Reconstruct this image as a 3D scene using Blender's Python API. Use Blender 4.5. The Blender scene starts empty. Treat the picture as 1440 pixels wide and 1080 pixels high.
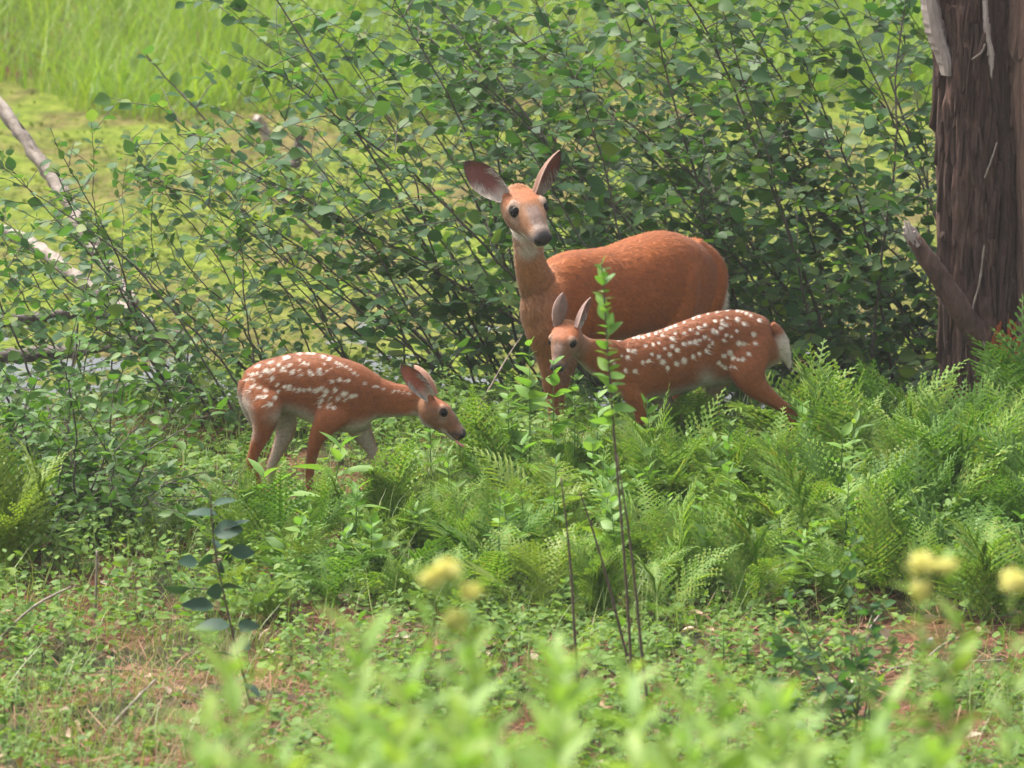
import bpy, bmesh, math, random
import numpy as np
from mathutils import Vector, Matrix, kdtree

random.seed(11)
rng = np.random.default_rng(11)
R = math.radians

# ------------------------------------------------------------------ camera
S = bpy.context.scene
PITCH = R(10.0)
CAM = np.array((0.0, -20.0, 4.02))
LENS = 187.8
FPX = LENS / 36.0 * 1440.0
cam_d = bpy.data.cameras.new("camera")
cam = bpy.data.objects.new("camera", cam_d)
S.collection.objects.link(cam)
cam.location = CAM
cam.rotation_euler = (R(90) - PITCH, 0, 0)
cam_d.lens = LENS
cam_d.sensor_width = 36.0
cam_d.clip_end = 1000.0
cam_d.dof.use_dof = True
cam_d.dof.focus_distance = 20.6
cam_d.dof.aperture_fstop = 5.6
S.camera = cam

# ------------------------------------------------------------------ sky, sun, exposure
SUN_AZ, SUN_EL = R(-62), R(60)
W = bpy.data.worlds.new("World")
S.world = W
W.use_nodes = True
wn = W.node_tree
sky = wn.nodes.new("ShaderNodeTexSky")
sky.sky_type = 'NISHITA'
sky.sun_disc = False
sky.sun_elevation = SUN_EL
sky.sun_rotation = SUN_AZ
sky.dust_density = 6.0
sky.ozone_density = 0.4
sky.air_density = 1.0
veil = wn.nodes.new("ShaderNodeHueSaturation")      # thin white summer cloud in front of the blue
veil.inputs["Saturation"].default_value = 0.38
wn.links.new(sky.outputs[0], veil.inputs["Color"])
wn.links.new(veil.outputs[0], wn.nodes["Background"].inputs[0])
wn.nodes["Background"].inputs[1].default_value = 0.085
sl = bpy.data.lights.new("sun", 'SUN')
sl.energy = 1.5
sl.angle = R(14)
sl.color = (1.0, 0.94, 0.83)
sun = bpy.data.objects.new("sun", sl)
S.collection.objects.link(sun)
sdir = Vector((math.sin(SUN_AZ) * math.cos(SUN_EL), math.cos(SUN_AZ) * math.cos(SUN_EL), math.sin(SUN_EL)))
sun.rotation_euler = sdir.to_track_quat('Z', 'Y').to_euler()
S.view_settings.view_transform = 'Standard'
S.view_settings.look = 'None'
S.view_settings.gamma = 1.0
S.view_settings.use_curve_mapping = False
S.view_settings.exposure = 2.08
S.cycles.use_denoising = True
S.cycles.max_bounces = 8
S.cycles.transparent_max_bounces = 8

# ------------------------------------------------------------------ layout helpers
CF = np.array((0, math.cos(PITCH), -math.sin(PITCH)))
CU = np.array((0, math.sin(PITCH), math.cos(PITCH)))


def ray(px, py):
    return CF + np.array((1.0, 0, 0)) * (px - 720) / FPX + CU * (540 - py) / FPX


def P(px, py, Y):
    d = ray(px, py)
    return CAM + d * ((Y - CAM[1]) / d[1])


def mpp(Y):
    return (Y + 20.0) / math.cos(PITCH) / FPX


def proj(p):
    p = np.atleast_2d(p) - CAM
    w = p @ CF
    return np.stack((720 + p[:, 0] / w * FPX, 540 - (p @ CU) / w * FPX), 1)


def sstep(a, b, x):
    t = np.clip((np.asarray(x, float) - a) / (b - a), 0, 1)
    return t * t * (3 - 2 * t)


POND_Z = -0.34


def ground(x, y):
    x = np.asarray(x, float); y = np.asarray(y, float)
    z = 0.16 * np.maximum(-4.7 - y, 0) - 0.016 * np.maximum(-16 - y, 0) ** 1.1
    z = z - 0.62 * sstep(1.9, 4.2, y + 0.25 * np.sin(x * 1.7))
    z = z + 0.55 * sstep(15.0, 19.0, y) + 0.02 * np.maximum(y - 19, 0)
    z = z + 0.025 * np.sin(x * 2.3 + 1.0) * np.sin(y * 1.9) + 0.015 * np.sin(x * 5.1 + y * 3.7) + 0.012 * np.sin(y * 6.3 - x * 2.2)
    return z


def gpx(px, py):
    """where the sight line of a photo pixel meets the ground"""
    d = ray(px, py)
    t = np.arange(8.0, 60.0, .02)
    p = CAM + d * t[:, None]
    hit = np.nonzero(p[:, 2] <= ground(p[:, 0], p[:, 1]))[0]
    return p[hit[0] if len(hit) else -1]


# ------------------------------------------------------------------ object helpers
def link(o):
    S.collection.objects.link(o)
    return o


def mesh(name, V, F, mat=None, smooth=False):
    me = bpy.data.meshes.new(name)
    V = np.asarray(V, np.float32)
    if isinstance(F, np.ndarray):
        k = F.shape[1]
        me.vertices.add(len(V)); me.vertices.foreach_set("co", V.ravel())
        me.loops.add(F.size); me.loops.foreach_set("vertex_index", F.astype(np.int32).ravel())
        me.polygons.add(len(F)); me.polygons.foreach_set("loop_start", np.arange(len(F), dtype=np.int32) * k)
        me.update(calc_edges=True); me.validate()
    else:
        me.from_pydata(V.tolist(), [], F)
    if mat:
        me.materials.append(mat)
    if smooth:
        me.polygons.foreach_set("use_smooth", np.ones(len(me.polygons), bool))
    me.update()
    return me


def obj(name, me, parent=None, loc=(0, 0, 0)):
    o = bpy.data.objects.new(name, me)
    o.location = loc
    if parent is not None:
        o.parent = parent
    return link(o)


def tag(o, label=None, cat=None, group=None, kind=None):
    if label: o["label"] = label
    if cat: o["category"] = cat
    if group: o["group"] = group
    if kind: o["kind"] = kind
    return o


def thing(name, loc, label, cat, group=None):
    o = bpy.data.objects.new(name, None)
    o.location = loc
    o.empty_display_size = 0.1
    return tag(link(o), label, cat, group)


def nrm(v):
    v = np.asarray(v, float)
    return v / (np.linalg.norm(v, axis=-1, keepdims=True) + 1e-12)


def catmull(A, sub):
    A = np.asarray(A, float)
    if len(A) == 2:
        t = np.linspace(0, 1, sub + 1)[:, None]
        return A[0] * (1 - t) + A[1] * t
    Q = np.vstack((2 * A[0] - A[1], A, 2 * A[-1] - A[-2]))
    out = []
    for i in range(1, len(Q) - 2):
        p0, p1, p2, p3 = Q[i - 1:i + 3]
        for t in np.arange(sub) / sub:
            out.append(0.5 * (2 * p1 + (p2 - p0) * t + (2 * p0 - 5 * p1 + 4 * p2 - p3) * t * t + (3 * p1 - p0 - 3 * p2 + p3) * t ** 3))
    out.append(A[-1])
    return np.array(out)


def tube(pts, rad, n=6):
    """tapered tube; returns verts, quads (list)"""
    pts = np.asarray(pts, float); m = len(pts)
    rad = np.broadcast_to(rad, (m,)) if np.ndim(rad) == 0 else np.asarray(rad, float)
    T = nrm(np.gradient(pts, axis=0))
    ref = np.array((0.31, 0.9, 0.2)) if abs(T[0, 1]) < 0.8 else np.array((1.0, 0.1, 0.2))
    A = nrm(np.cross(T, ref)); B = np.cross(T, A)
    a = np.arange(n) / n * 2 * np.pi
    V = pts[:, None] + rad[:, None, None] * (A[:, None] * np.cos(a)[None, :, None] + B[:, None] * np.sin(a)[None, :, None])
    i, j = np.meshgrid(np.arange(m - 1), np.arange(n), indexing='ij')
    q = np.stack((i * n + j, i * n + (j + 1) % n, (i + 1) * n + (j + 1) % n, (i + 1) * n + j), -1).reshape(-1, 4)
    V = V.reshape(-1, 3)
    V = np.vstack((V, pts[-1]))
    e = len(V) - 1
    caps = [[(m - 1) * n + k, (m - 1) * n + (k + 1) % n, e, e] for k in range(n)]
    return V, np.vstack((q, np.array(caps)))


class Bag:
    """collects quads/tris (tris stored as degenerate-free lists) into one mesh"""
    def __init__(s): s.V = []; s.F = []; s.n = 0

    def add(s, V, F):
        s.V.append(np.asarray(V, float))
        for f in F:
            f = [int(k) + s.n for k in f]
            if len(f) == 4 and f[2] == f[3]: f = f[:3]
            s.F.append(f)
        s.n += len(V)

    def mesh(s, name, mat, smooth=True, off=(0, 0, 0)):
        return mesh(name, np.vstack(s.V) - np.asarray(off, float), s.F, mat, smooth)


def frames(direction, normal):
    """columns side, direction, normal"""
    d = nrm(direction)
    n = normal - (np.sum(normal * d, -1, keepdims=True)) * d
    n = nrm(n)
    s = np.cross(d, n)
    return np.stack((s, d, n), -1)


def scatter(tv, tf, M, pos):
    """copies of a template joined into arrays"""
    tv = np.asarray(tv, float); tf = np.asarray(tf)
    V = np.einsum('nij,vj->nvi', M, tv) + pos[:, None]
    F = tf[None] + (np.arange(len(pos)) * len(tv))[:, None, None]
    return V.reshape(-1, 3), F.reshape(-1, tf.shape[1])


# ------------------------------------------------------------------ material helpers
def new_mat(name):
    m = bpy.data.materials.new(name)
    m.use_nodes = True
    nt = m.node_tree
    return m, nt, nt.nodes["Principled BSDF"], nt.nodes["Material Output"]


def nd(nt, typ, **kw):
    n = nt.nodes.new(typ)
    for k, v in kw.items():
        setattr(n, k, v)
    return n


def math_node(nt, op, a, b=None):
    n = nd(nt, "ShaderNodeMath", operation=op)
    for i, v in enumerate((a, b)):
        if v is None: continue
        if isinstance(v, (int, float)): n.inputs[i].default_value = v
        else: nt.links.new(v, n.inputs[i])
    return n.outputs[0]


def ramp(nt, fac, stops):
    n = nd(nt, "ShaderNodeValToRGB")
    e = n.color_ramp.elements
    while len(e) < len(stops): e.new(0.5)
    for k, (p, c) in enumerate(stops):
        e[k].position = p; e[k].color = (*c, 1)
    nt.links.new(fac, n.inputs[0])
    return n.outputs[0]


def noise(nt, scale, detail=4, rough=0.55, vec=None, dist=0.0):
    n = nd(nt, "ShaderNodeTexNoise")
    n.inputs["Scale"].default_value = scale
    n.inputs["Detail"].default_value = detail
    n.inputs["Roughness"].default_value = rough
    n.inputs["Distortion"].default_value = dist
    if vec is not None: nt.links.new(vec, n.inputs["Vector"])
    return n


def leaf_mat(name, cols, trans=0.35, rough=0.42, tcol=None, spec=0.5, wob=0.25):
    m, nt, bs, out = new_mat(name)
    geo = nd(nt, "ShaderNodeNewGeometry")
    oi = nd(nt, "ShaderNodeObjectInfo")
    r = math_node(nt, 'FRACT', math_node(nt, 'ADD', geo.outputs["Random Per Island"], oi.outputs["Random"]))
    tc = nd(nt, "ShaderNodeTexCoord")
    nz = noise(nt, 9.0, 2, 0.5, geo.outputs["Position"])
    r2 = math_node(nt, 'ADD', math_node(nt, 'MULTIPLY', r, 1 - wob), math_node(nt, 'MULTIPLY', nz.outputs["Fac"], wob))
    n = len(cols)
    col = ramp(nt, r2, [(k / (n - 1), c) for k, c in enumerate(cols)])
    nt.links.new(col, bs.inputs["Base Color"])
    bs.inputs["Roughness"].default_value = rough
    bs.inputs["Specular IOR Level"].default_value = spec
    tr = nd(nt, "ShaderNodeBsdfTranslucent")
    mx = nd(nt, "ShaderNodeMix", data_type='RGBA', blend_type='MULTIPLY')
    mx.inputs["Factor"].default_value = 1.0
    nt.links.new(col, mx.inputs["A"])
    mx.inputs["B"].default_value = (*(tcol or (1.5, 1.7, 0.6)), 1)
    nt.links.new(mx.outputs["Result"], tr.inputs["Color"])
    ms = nd(nt, "ShaderNodeMixShader")
    ms.inputs[0].default_value = trans
    nt.links.new(bs.outputs[0], ms.inputs[1]); nt.links.new(tr.outputs[0], ms.inputs[2])
    nt.links.new(ms.outputs[0], out.inputs["Surface"])
    return m


def bark_mat(name, cols, scale=(14, 14, 2.5), bump=0.6, rough=0.85, nscale=3.0):
    m, nt, bs, out = new_mat(name)
    tc = nd(nt, "ShaderNodeTexCoord")
    mp = nd(nt, "ShaderNodeMapping")
    mp.inputs["Scale"].default_value = scale
    nt.links.new(tc.outputs["Object"], mp.inputs[0])
    n1 = noise(nt, nscale, 6, 0.62, mp.outputs[0], 0.4)
    n2 = noise(nt, 2.2, 4, 0.6, tc.outputs["Object"])
    f = math_node(nt, 'ADD', math_node(nt, 'MULTIPLY', n1.outputs["Fac"], 0.62), math_node(nt, 'MULTIPLY', n2.outputs["Fac"], 0.38))
    k = len(cols)
    col = ramp(nt, f, [(0.3 + 0.4 * i / (k - 1), c) for i, c in enumerate(cols)])
    nt.links.new(col, bs.inputs["Base Color"])
    bs.inputs["Roughness"].default_value = rough
    b = nd(nt, "ShaderNodeBump")
    b.inputs["Strength"].default_value = bump
    b.inputs["Distance"].default_value = 0.01
    nt.links.new(n1.outputs["Fac"], b.inputs["Height"])
    nt.links.new(b.outputs[0], bs.inputs["Normal"])
    return m


def plain_mat(name, col, rough=0.6, spec=0.5, var=0.0, scale=20):
    m, nt, bs, out = new_mat(name)
    if var:
        n = noise(nt, scale, 4)
        c = ramp(nt, n.outputs["Fac"], [(0.3, tuple(v * (1 - var) for v in col)), (0.7, tuple(min(1, v * (1 + var)) for v in col))])
        nt.links.new(c, bs.inputs["Base Color"])
    else:
        bs.inputs["Base Color"].default_value = (*col, 1)
    bs.inputs["Roughness"].default_value = rough
    bs.inputs["Specular IOR Level"].default_value = spec
    return m

# ================================================================== materials
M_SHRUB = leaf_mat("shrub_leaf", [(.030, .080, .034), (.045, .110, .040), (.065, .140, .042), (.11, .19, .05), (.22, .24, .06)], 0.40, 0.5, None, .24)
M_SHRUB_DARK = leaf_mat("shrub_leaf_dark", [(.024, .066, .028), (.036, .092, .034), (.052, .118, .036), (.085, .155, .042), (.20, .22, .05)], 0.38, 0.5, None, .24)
M_BUSH = leaf_mat("bush_leaf", [(.04, .10, .022), (.06, .14, .028), (.085, .175, .032), (.13, .22, .04)], 0.38, 0.5, (1.4, 1.5, .6), .3)
M_DARKLEAF = leaf_mat("dark_sapling_leaf", [(.022, .060, .038), (.04, .085, .05)], 0.15, 0.55, None, .25)
M_FERN = leaf_mat("fern_green", [(.09, .185, .034), (.13, .24, .042), (.17, .285, .05), (.215, .315, .06), (.29, .24, .08)], 0.40, 0.6, (1.35, 1.4, .6), .25)
M_FERN_DEEP = leaf_mat("fern_deep_green", [(.06, .14, .025), (.09, .185, .030), (.125, .22, .036)], 0.38, 0.6, (1.35, 1.45, .6), .25)
M_FERN_YEL = leaf_mat("fern_yellow_green", [(.14, .235, .035), (.19, .27, .04), (.23, .285, .05)], 0.4, 0.6, (1.35, 1.4, .7))
M_HERB = leaf_mat("herb_leaf", [(.065, .145, .026), (.10, .195, .034), (.14, .235, .04), (.20, .28, .05)], 0.40, 0.55, (1.4, 1.45, .6), .25)
M_FORB = leaf_mat("forb_leaf", [(.10, .22, .04), (.14, .265, .05), (.19, .30, .06)], 0.38, 0.5, (1.35, 1.45, .65), .3)
M_GRASS = leaf_mat("grass_blade", [(.08, .155, .028), (.12, .21, .036), (.18, .25, .05), (.30, .29, .11)], 0.35, 0.45, (1.35, 1.4, .7))
M_DRYGRASS = leaf_mat("dry_blade", [(.20, .15, .075), (.29, .23, .12), (.36, .31, .19), (.20, .21, .07)], 0.3, .6)
M_MARSH = leaf_mat("marsh_blade", [(.10, .19, .022), (.145, .25, .028), (.20, .295, .036), (.28, .33, .065)], 0.42, 0.5, (1.45, 1.5, .5))
M_GOLD = leaf_mat("foreground_leaf", [(.14, .26, .05), (.20, .32, .06), (.27, .36, .08)], 0.38, 0.5, (1.3, 1.4, .7), .3)
M_FLOWER = leaf_mat("yellow_flower", [(.70, .66, .22), (.76, .72, .32), (.66, .66, .26)], 0.3, 0.6, (1.2, 1.2, .7))
M_PONDLEAF = leaf_mat("pond_weed_leaf", [(.075, .12, .016), (.11, .155, .02), (.145, .175, .03), (.15, .115, .05)], 0.3, 0.8, (1.2, 1.25, .5), .05)
M_STEM = bark_mat("shrub_bark", [(.03, .022, .018), (.075, .06, .05), (.15, .13, .11)], (30, 30, 8), .3, .8)
M_GREENSTEM = plain_mat("green_stem", (.10, .17, .05), .5, .4, .25)
M_DRYSTEM = plain_mat("dry_stem", (.095, .065, .05), .7, .3, .35, 30)
M_TWIG = plain_mat("dead_twig", (.24, .20, .165), .85, .2, .35, 25)
M_NEEDLE = leaf_mat("fallen_needle", [(.13, .05, .026), (.21, .085, .042), (.28, .145, .08), (.10, .04, .022)], 0.05, .75)
M_DEADLEAF = leaf_mat("dead_leaf", [(.20, .10, .05), (.30, .18, .10), (.42, .34, .26), (.14, .07, .04)], 0.1, .7)
M_LOG = bark_mat("weathered_log", [(.12, .09, .07), (.28, .235, .20), (.42, .38, .34)], (10, 10, 10), .6, .85)
M_BARK = bark_mat("dark_red_bark", [(.024, .013, .010), (.075, .039, .029), (.145, .080, .061), (.25, .16, .13)], (9, 9, 3.2), 1.0, .9)
M_BARK2 = bark_mat("pinkish_bark", [(.10, .058, .045), (.22, .13, .10), (.33, .215, .17)], (10, 10, 2.0), .7, .88)
M_PALEBARK = bark_mat("pale_bark", [(.17, .13, .115), (.30, .245, .22), (.42, .36, .33)], (14, 14, 3), .6, .85)
M_ROT = plain_mat("orange_rotten_wood", (.30, .085, .03), .9, .2, .5, 30)
M_STONE = plain_mat("pale_chip", (.62, .58, .54), .8, .3, .15, 30)


def ground_material():
    m, nt, bs, out = new_mat("forest_floor")
    geo = nd(nt, "ShaderNodeNewGeometry")
    n1 = noise(nt, 2.2, 5, .6, geo.outputs["Position"])
    n2 = noise(nt, 38, 6, .7, geo.outputs["Position"], .5)
    a = ramp(nt, n2.outputs["Fac"], [(.3, (.045, .02, .012)), (.5, (.125, .05, .027)), (.68, (.20, .095, .055))])
    b = ramp(nt, n2.outputs["Fac"], [(.3, (.02, .026, .010)), (.6, (.05, .055, .02)), (.75, (.09, .085, .035))])
    f = ramp(nt, n1.outputs["Fac"], [(.42, (0, 0, 0)), (.58, (1, 1, 1))])
    mx = nd(nt, "ShaderNodeMix", data_type='RGBA')
    nt.links.new(f, mx.inputs["Factor"]); nt.links.new(a, mx.inputs["A"]); nt.links.new(b, mx.inputs["B"])
    nt.links.new(mx.outputs["Result"], bs.inputs["Base Color"])
    bs.inputs["Roughness"].default_value = .9
    bs.inputs["Specular IOR Level"].default_value = .2
    bp = nd(nt, "ShaderNodeBump"); bp.inputs["Strength"].default_value = .8; bp.inputs["Distance"].default_value = .02
    nt.links.new(n2.outputs["Fac"], bp.inputs["Height"]); nt.links.new(bp.outputs[0], bs.inputs["Normal"])
    return m


def pond_material():
    m, nt, bs, out = new_mat("pond_weed_and_water")
    geo = nd(nt, "ShaderNodeNewGeometry")
    mp = nd(nt, "ShaderNodeMapping"); mp.inputs["Scale"].default_value = (1.0, .55, 1)
    nt.links.new(geo.outputs["Position"], mp.inputs[0])
    n1 = noise(nt, 1.1, 5, .62, mp.outputs[0], .3)
    n2 = noise(nt, 9, 5, .7, mp.outputs[0], .3)
    n3 = noise(nt, 1.9, 5, .65, mp.outputs[0], .6)
    sep = nd(nt, "ShaderNodeSeparateXYZ"); nt.links.new(geo.outputs["Position"], sep.inputs[0])
    weed = ramp(nt, n2.outputs["Fac"], [(.32, (.048, .068, .011)), (.5, (.105, .142, .020)), (.68, (.175, .20, .036))])
    mud = ramp(nt, n2.outputs["Fac"], [(.3, (.05, .037, .02)), (.55, (.125, .10, .042)), (.75, (.20, .165, .08))])
    fm = ramp(nt, n1.outputs["Fac"], [(.43, (0, 0, 0)), (.60, (.9, .9, .9))])
    mx = nd(nt, "ShaderNodeMix", data_type='RGBA')
    nt.links.new(fm, mx.inputs["Factor"]); nt.links.new(weed, mx.inputs["A"]); nt.links.new(mud, mx.inputs["B"])
    nt.links.new(mx.outputs["Result"], bs.inputs["Base Color"])
    bs.inputs["Roughness"].default_value = 1.0
    bs.inputs["Specular IOR Level"].default_value = .04
    bp = nd(nt, "ShaderNodeBump"); bp.inputs["Strength"].default_value = .7; bp.inputs["Distance"].default_value = .03
    nt.links.new(n2.outputs["Fac"], bp.inputs["Height"]); nt.links.new(bp.outputs[0], bs.inputs["Normal"])
    # open water where the weed mat breaks, mostly along the near bank
    wat = nd(nt, "ShaderNodeBsdfPrincipled")
    wat.inputs["Base Color"].default_value = (.022, .024, .016, 1)
    wat.inputs["Roughness"].default_value = .06
    b2 = nd(nt, "ShaderNodeBump"); b2.inputs["Strength"].default_value = .15; b2.inputs["Distance"].default_value = .01
    nt.links.new(noise(nt, 14, 2, .5, mp.outputs[0]).outputs["Fac"], b2.inputs["Height"]); nt.links.new(b2.outputs[0], wat.inputs["Normal"])
    bank = math_node(nt, 'MULTIPLY', math_node(nt, 'SUBTRACT', 6.2, sep.outputs["Y"]), .09)
    near = nd(nt, "ShaderNodeClamp"); nt.links.new(bank, near.inputs["Value"]); near.inputs["Min"].default_value = -.06; near.inputs["Max"].default_value = .22
    wf = ramp(nt, math_node(nt, 'ADD', n3.outputs["Fac"], near.outputs[0]), [(.60, (0, 0, 0)), (.64, (1, 1, 1))])
    ms = nd(nt, "ShaderNodeMixShader")
    nt.links.new(wf, ms.inputs[0]); nt.links.new(bs.outputs[0], ms.inputs[1]); nt.links.new(wat.outputs[0], ms.inputs[2])
    nt.links.new(ms.outputs[0], out.inputs["Surface"])
    return m


# ================================================================== ground, pond
def axis(parts):
    out = []
    for a, b, s in parts:
        out += list(np.arange(a, b, s))
    return np.array(out + [parts[-1][1]])


def build_ground():
    xs = axis([(-300, -40, 20), (-40, -8, 2), (-8, 8, .1), (8, 40, 2), (40, 300, 20)])
    ys = axis([(-40, -16, 2), (-16, 9, .1), (9, 24, .5), (24, 60, 3), (60, 400, 20)])
    X, Y = np.meshgrid(xs, ys)
    Z = ground(X, Y)
    fine = (np.abs(X) < 8) & (Y < 6) & (Y > -16)
    Z = Z + np.where(fine, rng.normal(0, .006, X.shape), 0)
    V = np.stack((X, Y, Z), -1).reshape(-1, 3)
    n, m = X.shape
    i, j = np.meshgrid(np.arange(n - 1), np.arange(m - 1), indexing='ij')
    F = np.stack((i * m + j, i * m + j + 1, (i + 1) * m + j + 1, (i + 1) * m + j), -1).reshape(-1, 4)
    tag(obj("ground", mesh("ground", V, F, ground_material(), True)), kind="structure")


def build_pond():
    xs = axis([(-60, -9, 3), (-9, 9, .14), (9, 60, 3)])
    ys = axis([(2.2, 18, .14)])
    X, Y = np.meshgrid(xs, ys)
    weed = sstep(4.2, 6.5, Y)
    Z = POND_Z + weed * (.018 * np.sin(X * 4.3 + 2 * np.sin(Y * 2.1)) * np.sin(Y * 3.9 + X) + .02 * rng.random(X.shape))
    V = np.stack((X, Y, Z), -1).reshape(-1, 3)
    n, m = X.shape
    i, j = np.meshgrid(np.arange(n - 1), np.arange(m - 1), indexing='ij')
    F = np.stack((i * m + j, i * m + j + 1, (i + 1) * m + j + 1, (i + 1) * m + j), -1).reshape(-1, 4)
    tag(obj("pond", mesh("pond", V, F, pond_material(), True)), kind="structure")


build_ground()
build_pond()


# ================================================================== leaf and blade templates
def leaf_template(w=.36, n=5, fold=.10, droop=.12, shape=.8, wave=.0):
    """leaf along +Y, unit length, folded at the midrib"""
    V = []; F = []
    for i in range(n + 1):
        t = i / n
        ww = w * math.sin(math.pi * min(1, (t * .97 + .015)) ** shape) ** .85
        z = -droop * t * t
        V += [(-ww, t, z + fold * ww / w + wave * math.sin(t * 9)), (0, t, z), (ww, t, z + fold * ww / w - wave * math.sin(t * 9 + 1))]
    for i in range(n):
        a = i * 3
        F += [(a, a + 1, a + 4, a + 3), (a + 1, a + 2, a + 5, a + 4)]
    return np.array(V), np.array(F)


ROUND = [leaf_template(.40, 5, f, d, .85, wv) for f, d, wv in ((.10, .10, .01), (.05, .2, .02), (.14, .04, 0), (.02, .14, .025))]
OVATE = [leaf_template(.27, 5, f, d, .75, wv) for f, d, wv in ((.08, .12, .01), (.05, .28, .0), (.10, .05, .02))]
LANCE = [leaf_template(.15, 5, f, d, .8, wv) for f, d, wv in ((.05, .25, .0), (.04, .4, .01), (.06, .1, .01))]
MINI = leaf_template(.34, 2, .06, .1, .8)


def blade_template(n=4, bend=.5, w=.5):
    V = []; F = []
    for i in range(n + 1):
        t = i / n
        ww = w * (1 - t) ** .7 if i < n else 0.02
        V += [(-ww, bend * t * t, t * (1 - .22 * bend * t)), (ww, bend * t * t, t * (1 - .22 * bend * t))]
    for i in range(n):
        a = i * 2
        F.append((a, a + 1, a + 3, a + 2))
    return np.array(V), np.array(F)


def rotz(a):
    c, s = np.cos(a), np.sin(a); z = np.zeros_like(a); o = np.ones_like(a)
    return np.stack((np.stack((c, -s, z), -1), np.stack((s, c, z), -1), np.stack((z, z, o), -1)), -2)


def blades(N, pos, h, w, mat, name, bend=(.2, .9), tilt=.25):
    Vs = []; Fs = []; b = 0
    idx = rng.integers(0, 4, N)
    for k in range(4):
        m = idx == k
        tv, tf = blade_template(4, bend[0] + (bend[1] - bend[0]) * k / 3)
        n = m.sum()
        M = rotz(rng.uniform(0, 2 * np.pi, n))
        hh = h[m]
        sc = np.stack((w[m], hh, hh), -1)
        M = M * sc[:, None, :]
        sh = np.eye(3)[None].repeat(n, 0)
        sh[:, 0, 2] = rng.normal(0, tilt, n); sh[:, 1, 2] = rng.normal(0, tilt, n)
        V, F = scatter(tv, tf, sh @ M, pos[m])
        Vs.append(V); Fs.append(F + b); b += len(V)
    return mesh(name, np.vstack(Vs), np.vstack(Fs), mat, True)


def leaf_mats(N, dirs, normals, size):
    return frames(dirs, normals) * size[:, None, None]


# bare patches of red needle litter, by place on the ground
BARE = []
for (px, py, rx, ry) in ((560, 912, 1.0, .40), (490, 900, .5, .3), (1310, 925, 1.15, .42), (1240, 960, .5, .5), (300, 990, .75, .5), (180, 960, .3, .3), (1290, 1065, .7, .3), (600, 1060, .9, .3), (430, 1000, .4, .4), (1190, 1000, .3, .3), (720, 1050, .5, .3)):
    g = gpx(px, py); BARE.append((g[0], g[1], rx * .5, ry * 1.4))


def bare(x, y):
    m = np.zeros(len(x))
    for bx, by, rx, ry in BARE:
        rx, ry = rx * .8, ry * .8
        d = ((x - bx) / rx) ** 2 + ((y - by) / ry) ** 2
        m = np.maximum(m, np.exp(-d * .9))
    return m


DRY = gpx(255, 1000)


def dry(x, y):
    return np.exp(-((x - DRY[0]) / .42) ** 2 - ((y - DRY[1]) / .9) ** 2)


def rnd_ground(N, y0, y1, wide=2.9, power=1.0):
    y = y0 + (y1 - y0) * rng.random(N) ** power
    x = rng.uniform(-1, 1, N) * wide * (y + 20) / 20
    return x, y


# ================================================================== ground-level stuff
def build_litter():
    N = 26000
    x, y = rnd_ground(N, -6.5, .5)
    keep = rng.random(N) < .25 + .9 * bare(x, y)
    x, y = x[keep], y[keep]; N = len(x)
    a = rng.uniform(0, 2 * np.pi, N)
    d = np.stack((np.cos(a), np.sin(a), rng.normal(0, .22, N)), -1)
    tv = np.array(((-.018, 0, 0), (.018, 0, 0), (.012, 1, .03), (-.012, 1, .03)))
    M = leaf_mats(N, d, np.tile((0, 0, 1.), (N, 1)) + rng.normal(0, .3, (N, 3)), rng.uniform(.06, .15, N))
    V, F = scatter(tv, np.array(((0, 1, 2, 3),)), M, np.stack((x, y, ground(x, y) + rng.uniform(.006, .025, N)), -1))
    tag(obj("pine_needle_litter", mesh("pine_needle_litter", V, F, M_NEEDLE)), "reddish brown fallen pine needles covering the bare soil patches", "needle litter", kind="stuff")
    N = 1100
    x, y = rnd_ground(N, -6, 0)
    a = rng.uniform(0, 2 * np.pi, N)
    d = np.stack((np.cos(a), np.sin(a), rng.normal(0, .25, N)), -1)
    M = leaf_mats(N, d, np.tile((0, 0, 1.), (N, 1)) + rng.normal(0, .45, (N, 3)), rng.uniform(.03, .07, N))
    tv, tf = leaf_template(.33, 3, .2, -.15)
    V, F = scatter(tv, tf, M, np.stack((x, y, ground(x, y) + .015), -1))
    tag(obj("dead_leaf_litter", mesh("dead_leaf_litter", V, F, M_DEADLEAF)), "curled brown and bleached dead leaves strewn over the forest floor", "leaf litter", kind="stuff")


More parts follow.
